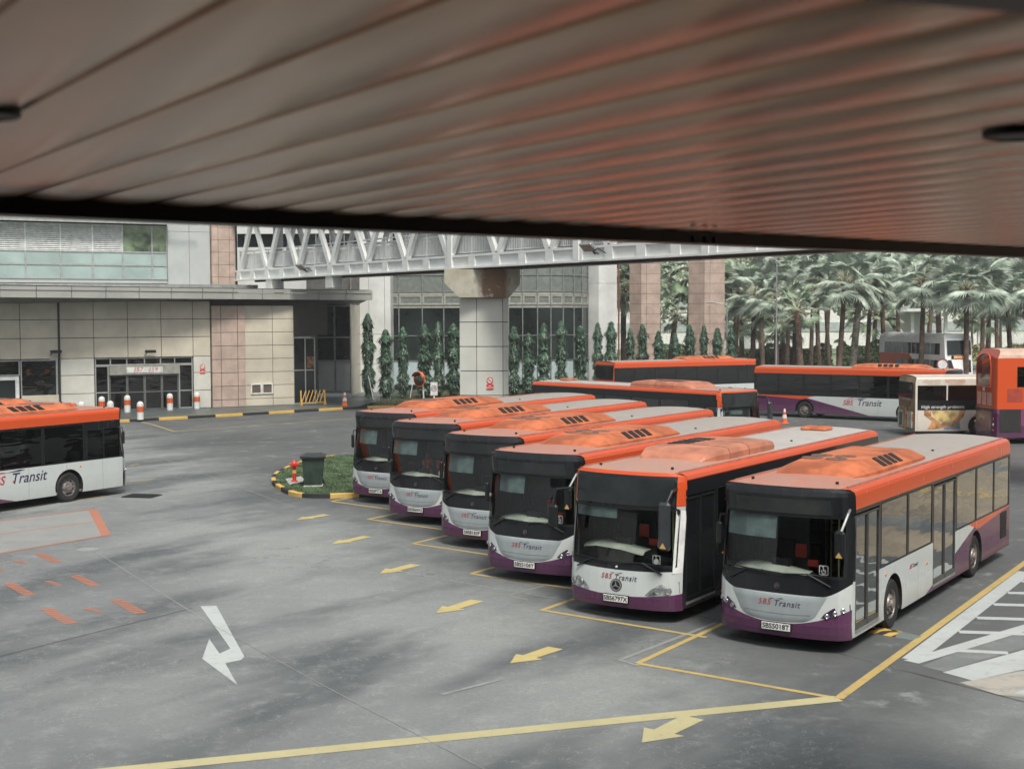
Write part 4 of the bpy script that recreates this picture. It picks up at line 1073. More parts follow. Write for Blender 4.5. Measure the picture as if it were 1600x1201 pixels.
# recessed dark bay
r = empty('recess', (0, 0, 0), parent=mid)
bpy.data.objects.remove(r)
mb = MB()
def lb(mb, px0, px1, y, z0, z1, d=.25, mi=0, dd=None):
    yy = y; x0, x1 = X_(px0, yy)+9.5, X_(px1, yy)+9.5
    mb.box(x0, x1, yy-106, yy-106+d, z0, z1, mi, 0)
lb(mb, 494, 549, 98, .45, 6.72); mb.build('dark_bay_glass', OPAQ, mid)
mb = MB()
for px in (495, 523, 548): lb(mb, px-1.2, px+1.2, 97.9, .45, 6.72)
for z in (.42, 2.74, 4.45, 6.75): lb(mb, 494, 549, 97.85, z-.06, z+.06)
mb.build('bay_mullion', GREYM, mid)
mb = MB()
for a, b in ((497, 522), (525, 547)): lb(mb, a, b, 97.92, .52, 2.68)
mb.build('bay_panel', GREYP, mid)
mb = MB(); lb(mb, 480, 562, 98.3, 6.8, 9.5); lb(mb, 486, 494, 97.5, .1, 7); mb.build('bay_header', mat('header_dark', (.10, .10, .10), .6), mid)
# return wall between the bay and the pilasters (brownish in shade)
mb = MB(); x0, x1 = X_(549, 98)+9.5, X_(563, 103)+9.5
for z0, z1 in ((.1, 2.35), (2.37, 4.6), (4.62, 9)): mb.prism([(x0, -8.3, z0), (x1, -2.6, z0), (x1, -2.6, z1), (x0, -8.3, z1)], (0, .3, 0))
mb.build('return_wall', CREAM, mid)
mb = MB()
for a, b in ((562.5, 577), (577.4, 601.5), (602, 611)):
    for z0, z1 in ((.1, 2.3), (2.32, 4.6), (4.62, 14)): lb(mb, a, b, 103.2, z0, z1, d=2.5)
mb.build('white_pilaster', CONC, mid)
# curved curtain wall
path = [Vector((X_(611), D))]
pxs = [624, 660.5, 694, 728, 762, 795, 817, 840]
path += [Vector((X_(p), D)) for p in pxs]
cx, cy, R_ = path[-1].x, D+7.5, 7.5
for k in range(1, 8): a = radians(13*k); path.append(Vector((cx+R_*sin(a)*.62, cy-R_*cos(a))))
rowz = [(.55, 2.45, 'low'), (2.45, 4.42, 'glass'), (4.42, 6.62, 'glass'), (6.62, 6.86, 'rail'), (6.86, 7.62, 'vent'), (7.62, 7.9, 'rail'), (7.9, 9.2, 'spandrel'), (9.2, 11.5, 'spandrel')]
g_ = {k: MB() for k in ('low', 'glass', 'vent', 'rail', 'spandrel', 'mull', 'frame')}
for p, q in zip(path, path[1:]):
    d = (q-p).normalized(); n = Vector((-d.y, d.x))
    for z0, z1, kind in rowz:
        a, b = p+d*.03, q-d*.03
        g_[kind].prism([(a.x+9.5, a.y-106, z0+.03), (b.x+9.5, b.y-106, z0+.03), (b.x+9.5, b.y-106, z1-.03), (a.x+9.5, a.y-106, z1-.03)], (n.x*.05, n.y*.05, 0))
        if kind == 'vent':
            for za, zb2, sa, sb in ((z0+.03, z0+.13, 0, 1), (z1-.13, z1-.03, 0, 1)):
                g_['frame'].prism([(a.x+9.5-n.x*.05, a.y-106-n.y*.05, za), (b.x+9.5-n.x*.05, b.y-106-n.y*.05, za), (b.x+9.5-n.x*.05, b.y-106-n.y*.05, zb2), (a.x+9.5-n.x*.05, a.y-106-n.y*.05, zb2)], (n.x*.04, n.y*.04, 0))
            for e0, e1 in ((a, a+d*.12), (b-d*.12, b)):
                g_['frame'].prism([(e0.x+9.5-n.x*.05, e0.y-106-n.y*.05, z0+.13), (e1.x+9.5-n.x*.05, e1.y-106-n.y*.05, z0+.13), (e1.x+9.5-n.x*.05, e1.y-106-n.y*.05, z1-.13), (e0.x+9.5-n.x*.05, e0.y-106-n.y*.05, z1-.13)], (n.x*.04, n.y*.04, 0))
    for z in [r0[0] for r0 in rowz]:
        g_['mull'].prism([(p.x+9.5-n.x*.06, p.y-106-n.y*.06, z-.03), (q.x+9.5-n.x*.06, q.y-106-n.y*.06, z-.03), (q.x+9.5-n.x*.06, q.y-106-n.y*.06, z+.03), (p.x+9.5-n.x*.06, p.y-106-n.y*.06, z+.03)], (n.x*.1, n.y*.1, 0))
    g_['mull'].tube([(p.x+9.5-n.x*.06, p.y-106-n.y*.06, .4), (p.x+9.5-n.x*.06, p.y-106-n.y*.06, 11.5)], .05, 6)
CW = mat('curtain_glass', (.022, .030, .030), .05, var=.4, scale=.25)
g_['glass'].build('curtain_glazing', CW, mid); g_['low'].build('low_panel', mat('low_panel_pale', (.42, .52, .53), .4, var=.05), mid)
g_['vent'].build('vent_pane', mat('spandrel_glass', (.18, .205, .19), .12), mid); g_['spandrel'].build('spandrel_glass', mat('spandrel_glass', (.17, .21, .19)), mid)
g_['rail'].build('transom_band', mat('transom_cream', (.36, .36, .31), .4), mid); g_['mull'].build('mullion', mat('mullion_grey', (.27, .29, .28), .4, .3), mid); g_['frame'].build('vent_frame', mat('transom_cream', (.36, .36, .31)), mid)
mb = MB(); mb.box(.2, 14, .4, 9, .12, .5); mb.box(1.6, 14.5, .6, 10, 11.5, 16); mb.box(.4, 13, 2.8, 9, .5, 11.5); mb.build('core_wall', mat('core_dark', (.12, .13, .13), .8), mid)
# a pair of roof-level strips seen through the bridge
mb = MB(); lb(mb, 372, 610, 111, 7.9, 11.7, d=.3); lb(mb, 372, 700, 110.9, 12.8, 18, d=.3); mb.build('rear_wall', CONC, mid)
mb = MB(); lb(mb, 374, 640, 111.2, 11.7, 12.8, d=.3); mb.build('rear_strip_window', OPAQ, mid)
mb = MB()
for px in range(385, 640, 22): lb(mb, px, px+1.6, 111.0, 11.7, 12.8, d=.1)
mb.build('strip_mullion', GREYM, mid)
# white and pink building columns to the right of it
def column(px0, px1, pxe, depth, name, m, label, z1=16, tile=None, group=None):
    x0, xe, x1 = X_(px0, depth), X_(pxe, depth), X_(px1, depth); cx = (x0+x1)/2
    root = empty(name, (cx, depth, 0)); tag(root, label, 'column', group)
    # corner nearest the camera at xe: left face recedes left, right face recedes right
    wl, wr_ = xe-x0, x1-xe
    P = [(x0-cx, wl*.75), (xe-cx, 0), (x1-cx, wr_*.35), (x0-cx+wr_, wl*.75+wr_*.35)]
    mb = MB(); mbj = MB()
    mbj.prism([(p[0]*.985, p[1]*.97+.03, 0) for p in P], (0, 0, z1))
    mbj.build('core', BACK if tile else m, root)
    for (a, b) in ((P[0], P[1]), (P[1], P[2])):
        a, b = Vector((*a, 0)), Vector((*b, 0)); L = (b-a).length; nd = (b-a)/L; nn = Vector((nd.y, -nd.x, 0))
        cuts = [0, L*.28, L] if tile and L > 1.6 else ([0, L*.75, L] if tile else [0, L])
        zz_ = [tile*k for k in range(int(z1/tile)+1)] if tile else [0, 2.6, 8.6, z1]
        for c, d in zip(cuts, cuts[1:]):
            for e, f_ in zip(zz_, zz_[1:]):
                p, q = a+nd*(c+.012), a+nd*(d-.012)
                mb.prism([(p.x, p.y, e+.012), (q.x, q.y, e+.012), (q.x, q.y, f_-.012), (p.x, p.y, f_-.012)], tuple(nn*.03))
    mb.build('facing', m, root); return root
column(903, 965, 935, 110, 'white_column', CONC, 'broad white panelled column right of the curved glass wall')
column(985, 1033, 1001.5, 116, 'pink_column', PINK, 'pink granite tiled column with a dark shaded left face', tile=.87)
column(1078, 1134, 1100, 116, 'pink_column', PINK, 'pale pink granite tiled column nearest the palm garden', tile=.87)

# ------------------------------------------------------------------ covered footbridge
BW = worn('bridge_white_paint', (.74, .77, .76), .10, (.30, .31, .29), 3)
S0 = Vector((-19.26, 94.7, 0)); br = empty('footbridge', S0, atan2(cos(radians(144.05)), sin(radians(144.05))))
tag(br, 'white steel truss footbridge crossing above the depot behind the dark eave', 'footbridge')
LB = 70.0; ZC = 8.5; ZT = 12.6; SP = 4.48; N0 = .24
for side, y in (('near', 0.0), ('far', 3.3)):
    mb = MB(); mb.box(-.6, LB, y-.12, y+.12, ZC+.62, ZC+.74); mb.box(-.6, LB, y-.16, y+.16, ZC, ZC+.09); mb.box(-.6, LB, y-.03, y+.05, ZC+.09, ZC+.62)
    k = 0; x = N0-SP/2
    while x < LB:
        mb.box(x-.3, x+.3, y-.12, y-.032, ZC+.095, ZC+.615); x += SP/2
    mb.build('bottom_chord', BW, br)
    mb = MB(); mb.box(-.6, LB, y-.14, y+.14, ZT, ZT+.35); mb.build('top_chord', BW, br)
    k = 0
    while N0+SP*k < LB:
        xb = N0+SP*k
        for s in (-1, 1):
            xt = xb+s*(SP/2-.2)
            if xt > LB or xt < -.6: continue
            mb = MB(); a, b = Vector((xb+s*.14, y, ZC+.74)), Vector((xt, y, ZT)); d = (b-a).normalized(); n = Vector((d.z, 0, -d.x))*.17
            mb.prism([a-n+Vector((0, -.11, 0)), a+n+Vector((0, -.11, 0)), b+n+Vector((0, -.11, 0)), b-n+Vector((0, -.11, 0))], (0, .22, 0)); mb.build('brace', BW, br)
        k += 1
    mb = MB(); yr = y+.35 if side == 'near' else y-.35
    mb.tube([(-.5, yr, ZC+2.05), (LB, yr, ZC+2.05)], .045, 6); mb.tube([(-.5, yr, ZC+1.85), (LB, yr, ZC+1.85)], .03, 6); mb.tube([(-.5, yr, ZC+.86), (LB, yr, ZC+.86)], .03, 6)
    x = -.4
    while x < LB-6: mb.box(x-.018, x+.018, yr-.02, yr+.02, ZC+.86, ZC+1.85); x += .15
    x = -.4
    while x < LB: mb.box(x-.04, x+.04, yr-.03, yr+.03, ZC+.7, ZC+2.05); x += SP/2
    mb.build('railing', BW, br)
mb = MB(); mb.box(-.6, LB, .15, 3.15, ZC+.35, ZC+.5); mb.build('deck', mat('deck_underside', (.10, .105, .10), .7), br)
mb = MB()
x = N0
while x < LB: mb.box(x-.12, x+.12, .1, 3.2, ZC+.05, ZC+.34); x += SP
mb.box(-.6, LB, 1.5, 1.75, ZC-.05, ZC+.34); mb.build('floor_beam', mat('beam_brown', (.06, .045, .04), .7), br)
mb = MB(); mb.prism([(-.6, -.5, ZT+.37), (-.6, 3.8, ZT+.37), (-.6, 1.65, ZT+1.1)], (LB+.6, 0, 0)); mb.build('bridge_roof', mat('roof_sheet', (.4, .42, .42), .5), br)
for x in (5.0, 13.5): MB().box(x-.45, x+.45, -.1, .6, 7.75, ZC, 0, .02).build('bearing_block', CONC, br)
for xb in (27.3, 38.2, 46.9):
    MB().box(xb-.22, xb+.22, -.17, -.02, ZC-.02, ZT, 0, .01).build('upright', BW, br)
mb = MB(); mb.box(-1.2, -.62, -.3, .1, 7.6, 13.3); mb.box(-1.2, -.62, 3.3, 3.8, 7.6, 13.3); mb.box(-1.2, -.62, .1, 3.3, 12.9, 13.3); mb.build('portal_frame', GREYM, br)
def floodlight(px, py, label):
    p = (G(px, py, 8.85)); Mb = br.matrix_basis
    lx = (Vector((p.x, p.y, 0))-S0).to_2d().length
    root = empty('floodlight', S0+Vector((sin(radians(144.05)), cos(radians(144.05)), 0))*lx+Vector((0, 0, ZC+.2)), br.rotation_euler.z)
    tag(root, label, 'floodlight', 'floodlights on the footbridge chord')
    mb = MB(); mb.m = Matrix.Rotation(radians(-40), 4, 'X')
    mb.box(-.34, .34, -.75, -.35, -.05, .06, 0, .02); mb.build('lamp_housing', GREYM, root)
    mb = MB(); mb.m = Matrix.Rotation(radians(-40), 4, 'X'); mb.box(-.3, .3, -.72, -.38, -.062, -.052); mb.build('lamp_glass', mat('lamp_glass_brown', (.22, .13, .11), .2), root)
    mb = MB(); mb.tube([(0.1, -.15, .1), (.1, -.35, .3), (.1, -.5, .35)], .035, 6); mb.tube([(.3, -.15, .1), (.35, -.45, .18), (.55, -.4, .3), (.7, -.15, .12)], .025, 6); mb.build('bracket', DARK, root)
    root.scale = (1.25, 1.25, 1.25)
floodlight(508, 425, 'floodlight on the footbridge chord above the terminal canopy'); floodlight(975, 398, 'floodlight on the footbridge chord right of the concrete pier')
# pier
def m_pier():
    m, nt, b = newmat('stained_concrete'); vec, x, y, z = coords(nt)
    n = noise(nt, vec, 1.4, 5, .7); n2 = noise(nt, vec, 3.5, 4, .65, sc=(1, 1, .35)); 
    c = mixc(nt, ramp(nt, n, .35, .7), (.42, .41, .35), (.33, .30, .23))
    st = ((x-.55).abs()*-1.0+1.15+n2*.5-.25).clamp()
    c = mixc(nt, ramp(nt, st*ramp(nt, n, .25, .5), .32, .62)*.92, c, (.20, .11, .06)); c = mixc(nt, ramp(nt, n2, .52, .66)*.35, c, (.12, .10, .06))
    setc(nt, b, c); b.inputs['Roughness'].default_value = .85; return m
pd = 71.2; px_ = lambda p: (p-756.5)/F_PX*pd
pr = empty('bridge_pier', ((756.5-800)/F_PX*pd, pd, 0)); tag(pr, 'pale panelled concrete pier with rust stained flared head under the footbridge', 'pier')
zcap = 6+(492-464)/F_PX*pd; ztop = ZC-.06
mb = MB(); P = [(px_(709), -.25, ztop), (px_(814), -.25, ztop), (px_(814), -.25, ztop-.45), (px_(796), -.25, zcap), (px_(718), -.25, zcap), (px_(709)-.35, -.25, ztop-.75), (px_(709)-.35, -.25, ztop)]
P = [(px_(696), ztop), (px_(813), ztop), (px_(813), ztop-.75), (px_(795), zcap), (px_(719), zcap), (px_(696), ztop-.72)]
mb.prism([(x, -.5, z) for x, z in P], (0, 3.6, 0)); mb.build('pier_head', m_pier(), pr)
mb = MB(); co = MB(); wx = [px_(718), px_(745), px_(786), px_(795)]
co.prism([(wx[0]+.05, .25, 0), (wx[1], .04, 0), (wx[2], .04, 0), (wx[3]-.05, .35, 0), (wx[3]-.05, 2.4, 0), (wx[0]+.05, 2.4, 0)], (0, 0, zcap-.01)); co.build('pier_core', BACK, pr)
zs = [0, .5]+[zcap-1.3*k for k in (4, 3, 2, 1, 0)]
for (a, b) in (((wx[0], .22), (wx[1], 0)), ((wx[1], 0), (wx[2], 0)), ((wx[2], 0), (wx[3], .32))):
    for c, d in zip(zs, zs[1:]):
        mb.prism([(a[0]+.015, a[1], c+.02), (b[0]-.015, b[1], c+.02), (b[0]-.015, b[1], d-.02), (a[0]+.015, a[1], d-.02)], (0, .05, 0))
mb.build('pier_facing', mat('pier_panel', (.54, .55, .51), .5, var=.05, scale=.5), pr)
def nosmoke(name, loc, rz, label, s=1.0):
    root = empty(name, loc, rz); tag(root, label, 'sign', 'no smoking signs')
    mb = MB(); mb.box(-.27*s, .27*s, -.012, 0, -.42*s, -.02*s); mb.build('red_board', REDP, root)
    mb = MB(); mb.lathe([(.26*s, -.0), (.26*s, -.01), (.20*s, -.01), (.20*s, 0)], 24, 'y', (0, 0, .28*s)); mb.m = Matrix.Translation((0, -.006, .28*s)) @ Matrix.Rotation(radians(45), 4, 'Y'); mb.box(-.22*s, .22*s, -.004, .0, -.025*s, .025*s)
    mb.m = Matrix.Translation((0, 0, 0)); mb.build('prohibition_ring', REDP, root)
    mb = MB(); mb.lathe([(.26*s, 0.001), (.2*s, -.003), (.001, -.003)], 24, 'y', (0, .0, .28*s)); mb.build('white_disc', WHT, root)
    mb = MB(); mb.box(-.14*s, .12*s, -.008, -.004, .26*s, .30*s); mb.build('cigarette_mark', DARK, root)
    for i, t in enumerate(('NO', 'SMOKING')): text_bm(t, .12*s, 'board_lettering', WHT, root, Matrix.Translation((0, -.014, (-.14-.15*i)*s)) @ Matrix.Rotation(pi/2, 4, 'X'), 0, .001, bold=.002)
nosmoke('no_smoking_sign', ((765.5-800)/F_PX*pd, pd-.03, 6-(599-492)/F_PX*pd), 0, 'red and white no smoking sign on the concrete bridge pier', .68)
q = (Matrix.Translation(P0) @ Matrix.Rotation(FA, 4, 'Z')) @ Vector((-.55, -.03, 2.62)); nosmoke('no_smoking_sign', q, FA, 'small no smoking sign on the pale panel right of the entrance', .62)

# ------------------------------------------------------------------ the eave we look out from under
cv = empty('station_canopy', (0, 0, 0)); tag(cv, 'low brown metal slatted canopy ceiling over the camera with a dark edge beam', 'canopy')
az = radians(-33.5); V = Vector((sin(az), cos(az), 0)); U = Vector((cos(az), -sin(az), 0))
CZ = 6.62; e0, e1 = G(0, 310, CZ), G(1600, 388, CZ); ed = (e1-e0).normalized(); en = Vector((-ed.y, ed.x, 0))
def vend(u):
    # intersection of {U u + V t} with the eave line
    p = U*u; det = V.x*(-ed.y)-(-ed.x)*V.y
    r = e0-p; return (r.x*(-ed.y)-(-ed.x)*r.y)/det
def m_ceiling():
    m, nt, b = newmat('brown_slat_paint'); vec, x, y, z = coords(nt)
    n = noise(nt, vec, .8, 4, .6); n2 = noise(nt, vec, 6, 4, .7)
    c = mixc(nt, ramp(nt, n, .3, .7), (.34, .175, .09), (.45, .26, .15)); c = mixc(nt, ramp(nt, n2, .55, .8)*.12, c, (.2, .12, .09))
    setc(nt, b, c); b.inputs['Metallic'].default_value = .85
    nt.links.new((ramp(nt, n, .3, .7)*.06+.20).s, b.inputs['Roughness']); return m
mb = MB(); SW = .355; u0 = 1.012-SW*12
prof = [(0, .014), (.006, .014), (.009, .003), (.045, -.003), (.11, -.009), (.19, -.011), (.26, -.008), (.32, -.001), (.348, .006), (.355, .014)]
for i in range(48):
    ub = u0+SW*i; ra, rb_ = [], []
    for du, dz in prof:
        u = ub+du; t1 = vend(u)-.02; t0 = min(-7.0, t1-.5)
        a, b = U*u+V*t0, U*u+V*t1
        n = 4
        ra.append([(a.x+(b.x-a.x)*k/n, a.y+(b.y-a.y)*k/n, CZ+dz) for k in range(n+1)])
    mb.grid(ra)
mb.build('ceiling_slats', m_ceiling(), cv, True, recalc=False)
mb = MB(); a, b = e0-ed*25, e1+ed*2.5
a, b = a-en*.06, b-en*.06; mb.prism([(a.x, a.y, CZ-.085), (b.x, b.y, CZ-.085), (b.x, b.y, CZ+.3), (a.x, a.y, CZ+.3)], tuple(en*.2)); mb.build('eave_beam', mat('eave_dark', (.022, .012, .010), .45, .3), cv)
mb = MB(); p = [U*-6+V*-9, U*18+V*-9]; q = [e0-ed*25, e1+ed*2.5]
mb.add([(-30, -9, CZ+.12), (14, -9, CZ+.12), (b.x, b.y, CZ+.12), (a.x, a.y, CZ+.12)], [(0, 1, 2, 3)]); mb.build('roof_deck', DARK, cv)
for px, py, r in ((1597, 213, .13), (-22, 181, .10)):
    c = G(px, py, CZ-.02); mb = MB(); mb.lathe([(r, .03), (r, -.020), (r*.9, -.024), (r*.86, -.019), (.001, -.019)], 32, 'z', (c.x, c.y, CZ)); mb.build('downlight', mat('downlight_black', (.015, .013, .012), .5), cv, True)
p0_, p1_ = G(1365, 0, CZ-.03), G(1660, 28, CZ-.03); dd_ = (p1_-p0_).normalized(); mb = MB(); mb.prism([p0_-dd_*.02, p1_+dd_*2, p1_+dd_*2+Vector((.4, -1.2, 0)), p0_-dd_*.02+Vector((.4, -1.2, 0))], (0, 0, .1)); mb.build('soffit_beam', mat('eave_dark', (.022, .012, .010)), cv)
c = G(1095, 374, CZ-.08); mb = MB()
for k in (-.09, .03, .13): mb.lathe([(.02, -.01), (.02, .03)], 8, 'z', (c.x+ed.x*k, c.y+ed.y*k-.02, CZ-.09))
mb.build('eave_bolt', DARK, cv)

# ------------------------------------------------------------------ trees
LEAFD = mat('column_tree_leaf', (.05, .105, .065), .45, var=.5, scale=1.5); BARK = mat('bark', (.10, .075, .055), .9, var=.3, scale=6, bumps=.5)
def column_leaf_mesh(seed, h=6.0, wd=.46, cone=0.0):
    rnd = random.Random(seed); mb = MB()
    for i in range(2600):
        t = rnd.random()**.9; z = .25+t*(h-.25)
        r = wd*(1-t*cone)*(min(1, (1-t)*5.5+.12))*(0.78+.24*sin(z*3.1+seed)+.14*sin(z*7.3+seed*2)+rnd.uniform(-.1, .16))*(1 if t > .06 else .7)
        a = rnd.uniform(0, 2*pi); rr = r*sqrt(rnd.uniform(.15, 1)); x, y = rr*cos(a), rr*sin(a)
        d = Vector((cos(a)*rnd.uniform(.2, .8), sin(a)*rnd.uniform(.2, .8), -rnd.uniform(.5, 1.2))).normalized()
        s = d.cross(Vector((0, 0, 1)));  s = s.normalized() if s.length > .01 else Vector((1, 0, 0)); s = (s+Vector((rnd.uniform(-.3, .3),)*3)).normalized()
        L = rnd.uniform(.22, .38); w_ = L*.16; p = Vector((x, y, z))
        mb.add([tuple(p), tuple(p+d*L*.45+s*w_), tuple(p+d*L), tuple(p+d*L*.45-s*w_)], [(0, 1, 2, 3)])
    return mb
VAR = []
for i, (wd, cn) in enumerate(((.44, .1), (.50, .2), (.54, .45), (.60, .6))):
    r = empty('column_tree', (0, 0, 0)); column_leaf_mesh(i+3, 6.0, wd, cn).build('foliage', LEAFD, r, recalc=False)
    mb = MB(); mb.tube([(0, 0, 0), (.02, .01, 3), (0, 0, 5.4)], [.05, .035, .012], 6)
    for k in range(10): z = .8+.45*k; a = k*2.4; mb.tube([(0, 0, z), (.28*cos(a), .28*sin(a), z+.06)], [.014, .006], 4)
    mb.build('trunk', BARK, r); VAR.append(r)
TR = [(575, 487, 95.3), (603, 512, 95.2), (630, 508, 95), (664, 504, 94.6), (685, 500, 95.5), (709, 503, 95), (803, 508, 97), (826, 519, 97.5), (850, 503, 98.5), (877, 500, 99.5), (907, 507, 100), (934, 502, 101.5), (955, 501, 103),
      (985, 511, 104), (1004, 505, 105), (1029, 516, 106), (1055, 519, 107), (1078, 507, 108), (1100, 507, 109), (1121, 512, 110), (1143, 511, 111)]
used = [0]*4
where = ['leftmost column tree, the tallest, beside the white pilaster', 'second column tree from the left, in front of the glass edge', 'column tree with a leaning stake, third from the left', 'column tree directly behind the orange traffic mirror', 'column tree just right of the traffic mirror, behind the speed sign',
         'column tree touching the left edge of the concrete pier', 'column tree touching the right edge of the concrete pier', 'short column tree, second right of the pier', 'column tree third to the right of the pier', 'column tree fourth to the right of the pier', 'column tree left of the white column, fifth from the pier',
         'column tree in front of the middle of the white column', 'column tree at the right edge of the white column', 'column tree left of the dark faced pink column', 'pointed column tree before the right face of the dark faced pink column', 'short conical tree in the gap right of the dark faced pink column', 'lowest column tree in the gap, left of the pale pink column',
         'column tree at the left edge of the pale pink column', 'conical tree in the middle of the pale pink column', 'column tree at the right edge of the pale pink column', 'rightmost column tree, first beyond the pink columns']
for i, (px, py, d) in enumerate(TR):
    vi = (0, 1, 0, 1, 1, 0, 1, 1, 2, 1, 2, 2, 2, 3, 2, 3, 3, 3, 3, 3, 2)[i]
    o = VAR[vi] if not used[vi] else copy_tree(VAR[vi]); used[vi] = 1
    z = 6-(py-492)/F_PX*d; o.location = ((px-800)/F_PX*d, d, .1); s = (z-.1)/6.0; k = 1.02+.14*sin(i*2.7); o.scale = (k, k, s); o.rotation_euler = (0, 0, i*1.7)
    tag(o, where[i], 'tree', 'slim column trees planted in a row')
# fan palms
def frond(mb, base, d, L, R, rnd, droop):
    """petiole then a pleated fan"""
    base = Vector(base); d = d.normalized(); tip = base+d*L+Vector((0, 0, -droop*.3))
    mb.tube([base, (base+tip)/2+Vector((0, 0, .08)), tip], [.035, .025, .018], 4, 1, False)
    ax = (d+Vector((0, 0, -droop))).normalized(); side = ax.cross(Vector((0, 0, 1)))
    if side.length < .05: side = Vector((1, 0, 0))
    side.normalize(); up = side.cross(ax).normalized(); n = 22
    roll = rnd.uniform(-.5, .5); side2 = side*cos(roll)+up*sin(roll); up2 = up*cos(roll)-side*sin(roll)
    for k in range(n):
        a = radians(-118+236*(k+.5)/n); w_ = radians(236/n*.5)
        def P(rr, ang, lift): return tuple(tip+(ax*cos(ang)+side2*sin(ang))*rr+up2*lift-Vector((0, 0, 1))*(rr/R)**2*R*.10)
        r = R*(1-.12*abs(a)/2)*rnd.uniform(.9, 1.05)
        mb.add([P(.02, a, 0), P(r*.42, a-w_, -.02), P(r*.5, a, .06), P(r*.42, a+w_, -.02), P(r, a+rnd.uniform(-.07, .07), -.06-rnd.uniform(0, .25))], [(0, 1, 2), (0, 2, 3), (1, 4, 2), (2, 4, 3)])
PALM_L = mat('palm_leaf', (.42, .50, .42), .40, var=.35, scale=.7); PALM_G = mat('palm_leaf_green', (.30, .38, .27), .45, var=.4, scale=.8); PALM_B = mat('palm_stalk', (.50, .50, .36), .6)
PTR = mat('palm_trunk', (.13, .085, .065), .9, var=.35, scale=3, bumps=.6); PTR2 = mat('palm_trunk_grey', (.26, .25, .22), .9, var=.35, scale=3, bumps=.6)
def m_trunk(): pass
def make_palm(seed, h, R=1.2, n=30, tr=.155, leaf=PALM_L, trunkm=PTR):
    rnd = random.Random(seed); root = empty('fan_palm', (0, 0, 0))
    mb = MB(); bend = rnd.uniform(-.25, .25)
    path, rad = [], []
    for k in range(15): t = k/14; path.append((bend*t*t, bend*.5*t, h*t)); rad.append(tr*(1.25-.35*t)*(1+.06*(k % 2)))
    mb.tube(path, rad, 10); mb.build('trunk', trunkm, root, True)
    c = MB(); top = Vector(path[-1])
    for k in range(n):
        a = k*2.399; e = 1.15-1.75*(k/n)+rnd.uniform(-.12, .12)
        d = Vector((cos(a)*cos(e), sin(a)*cos(e), sin(e)))
        frond(c, top+Vector((0, 0, -.25+.3*(1-k/n))), d, rnd.uniform(1.1, 2.1), R*rnd.uniform(.8, 1.15), rnd, max(0, .12-e*.25))
    c.build('crown', [leaf, PALM_B], root, recalc=False)
    s = MB()
    for k in range(10): a = k*.63; s.tube([top+Vector((0, 0, -.7)), top+Vector((.22*cos(a), .22*sin(a), -.35)), top+Vector((.5*cos(a), .5*sin(a), .1))], [.05, .05, .02], 4)
    s.build('leaf_base', mat('leaf_base_brown', (.20, .12, .07), .8), root)
    return root
PV = [make_palm(11, 8.0), make_palm(12, 8.0, 1.4, 34), make_palm(13, 8.0, 1.15, 26), make_palm(14, 8.0, 1.3, 30, .2, PALM_G), make_palm(15, 6.0, 1.0, 22, .24, PALM_G)]
PV2 = make_palm(16, 8.0, 1.35, 32, .22, PALM_L, PTR2)
pu = {}
PL = [  # px, crown-centre py, depth, variant, label
 (1310, 440, 112, 1, 'tall fan palm with the widest crown of radiating pale stalks'), (1331, 437, 118, 5, 'tall fan palm with a straight trunk right behind the widest crown'),
 (1439, 440, 112, 0, 'tall fan palm whose trunk stands in front of the distant double deck bus'), (1382, 452, 120, 2, 'slim dark trunked fan palm left of the distant double deck bus middle'),
 (1354, 448, 126, 1, 'fan palm with dark trunk just left of the distant bus'), (1510, 452, 110, 1, 'thick trunked fan palm at the front of the distant double deck bus'),
 (1582, 470, 118, 0, 'fan palm above the orange double decker at the right edge'), (1252, 486, 108, 4, 'short young fan palm with upright stalks beside the lamp post'),
 (1214, 466, 116, 0, 'fan palm with dark trunk right behind the slender lamp post'), (1175, 462, 120, 1, 'fan palm right of the pale pink column'), (1147, 456, 128, 3, 'green fan palm at the edge of the pale pink column'),
 (1193, 448, 138, 2, 'fan palm behind the lamp post with a bare brown trunk'), (1230, 444, 140, 0, 'far fan palm between the lamp post and the young palm'), (1267, 440, 142, 1, 'far fan palm directly right of the young palm'),
 (1282, 452, 135, 2, 'far fan palm with dark trunk left of the widest crown'), (1296, 446, 146, 0, 'pale distant fan palm behind the widest crown'), (1408, 432, 135, 1, 'distant fan palm above the roof of the far bus'),
 (1470, 430, 138, 3, 'green distant fan palm above the nose of the far bus'), (1535, 446, 132, 1, 'fan palm between the thick trunk and the right edge'), (1560, 440, 136, 2, 'distant fan palm with high crown near the right edge'),
 (1612, 452, 112, 1, 'fan palm cut by the right edge of the photo'), (1046, 492, 125, 4, 'young green palm between the two pink columns'), (1075, 420, 128, 3, 'dark trunked palm against the left edge of the pale pink column'),
 (975, 448, 124, 3, 'dark green palm between the white and pink columns'), (1160, 500, 145, 3, 'low green fan palm far behind the pink column'), (1365, 492, 150, 3, 'low green fan palm far behind the distant bus nose end'),
 (1240, 418, 150, 1, 'high distant fan palm above the young palm'), (1225, 505, 150, 3, 'low pale fan palm crown hanging behind the lamp post'), (1545, 490, 140, 3, 'low green fan palm crown right of the thick trunk'),
 (1450, 408, 152, 2, 'high far palm crown above the middle of the distant bus'), (1290, 410, 156, 2, 'high far palm crown left of the tall pair')]
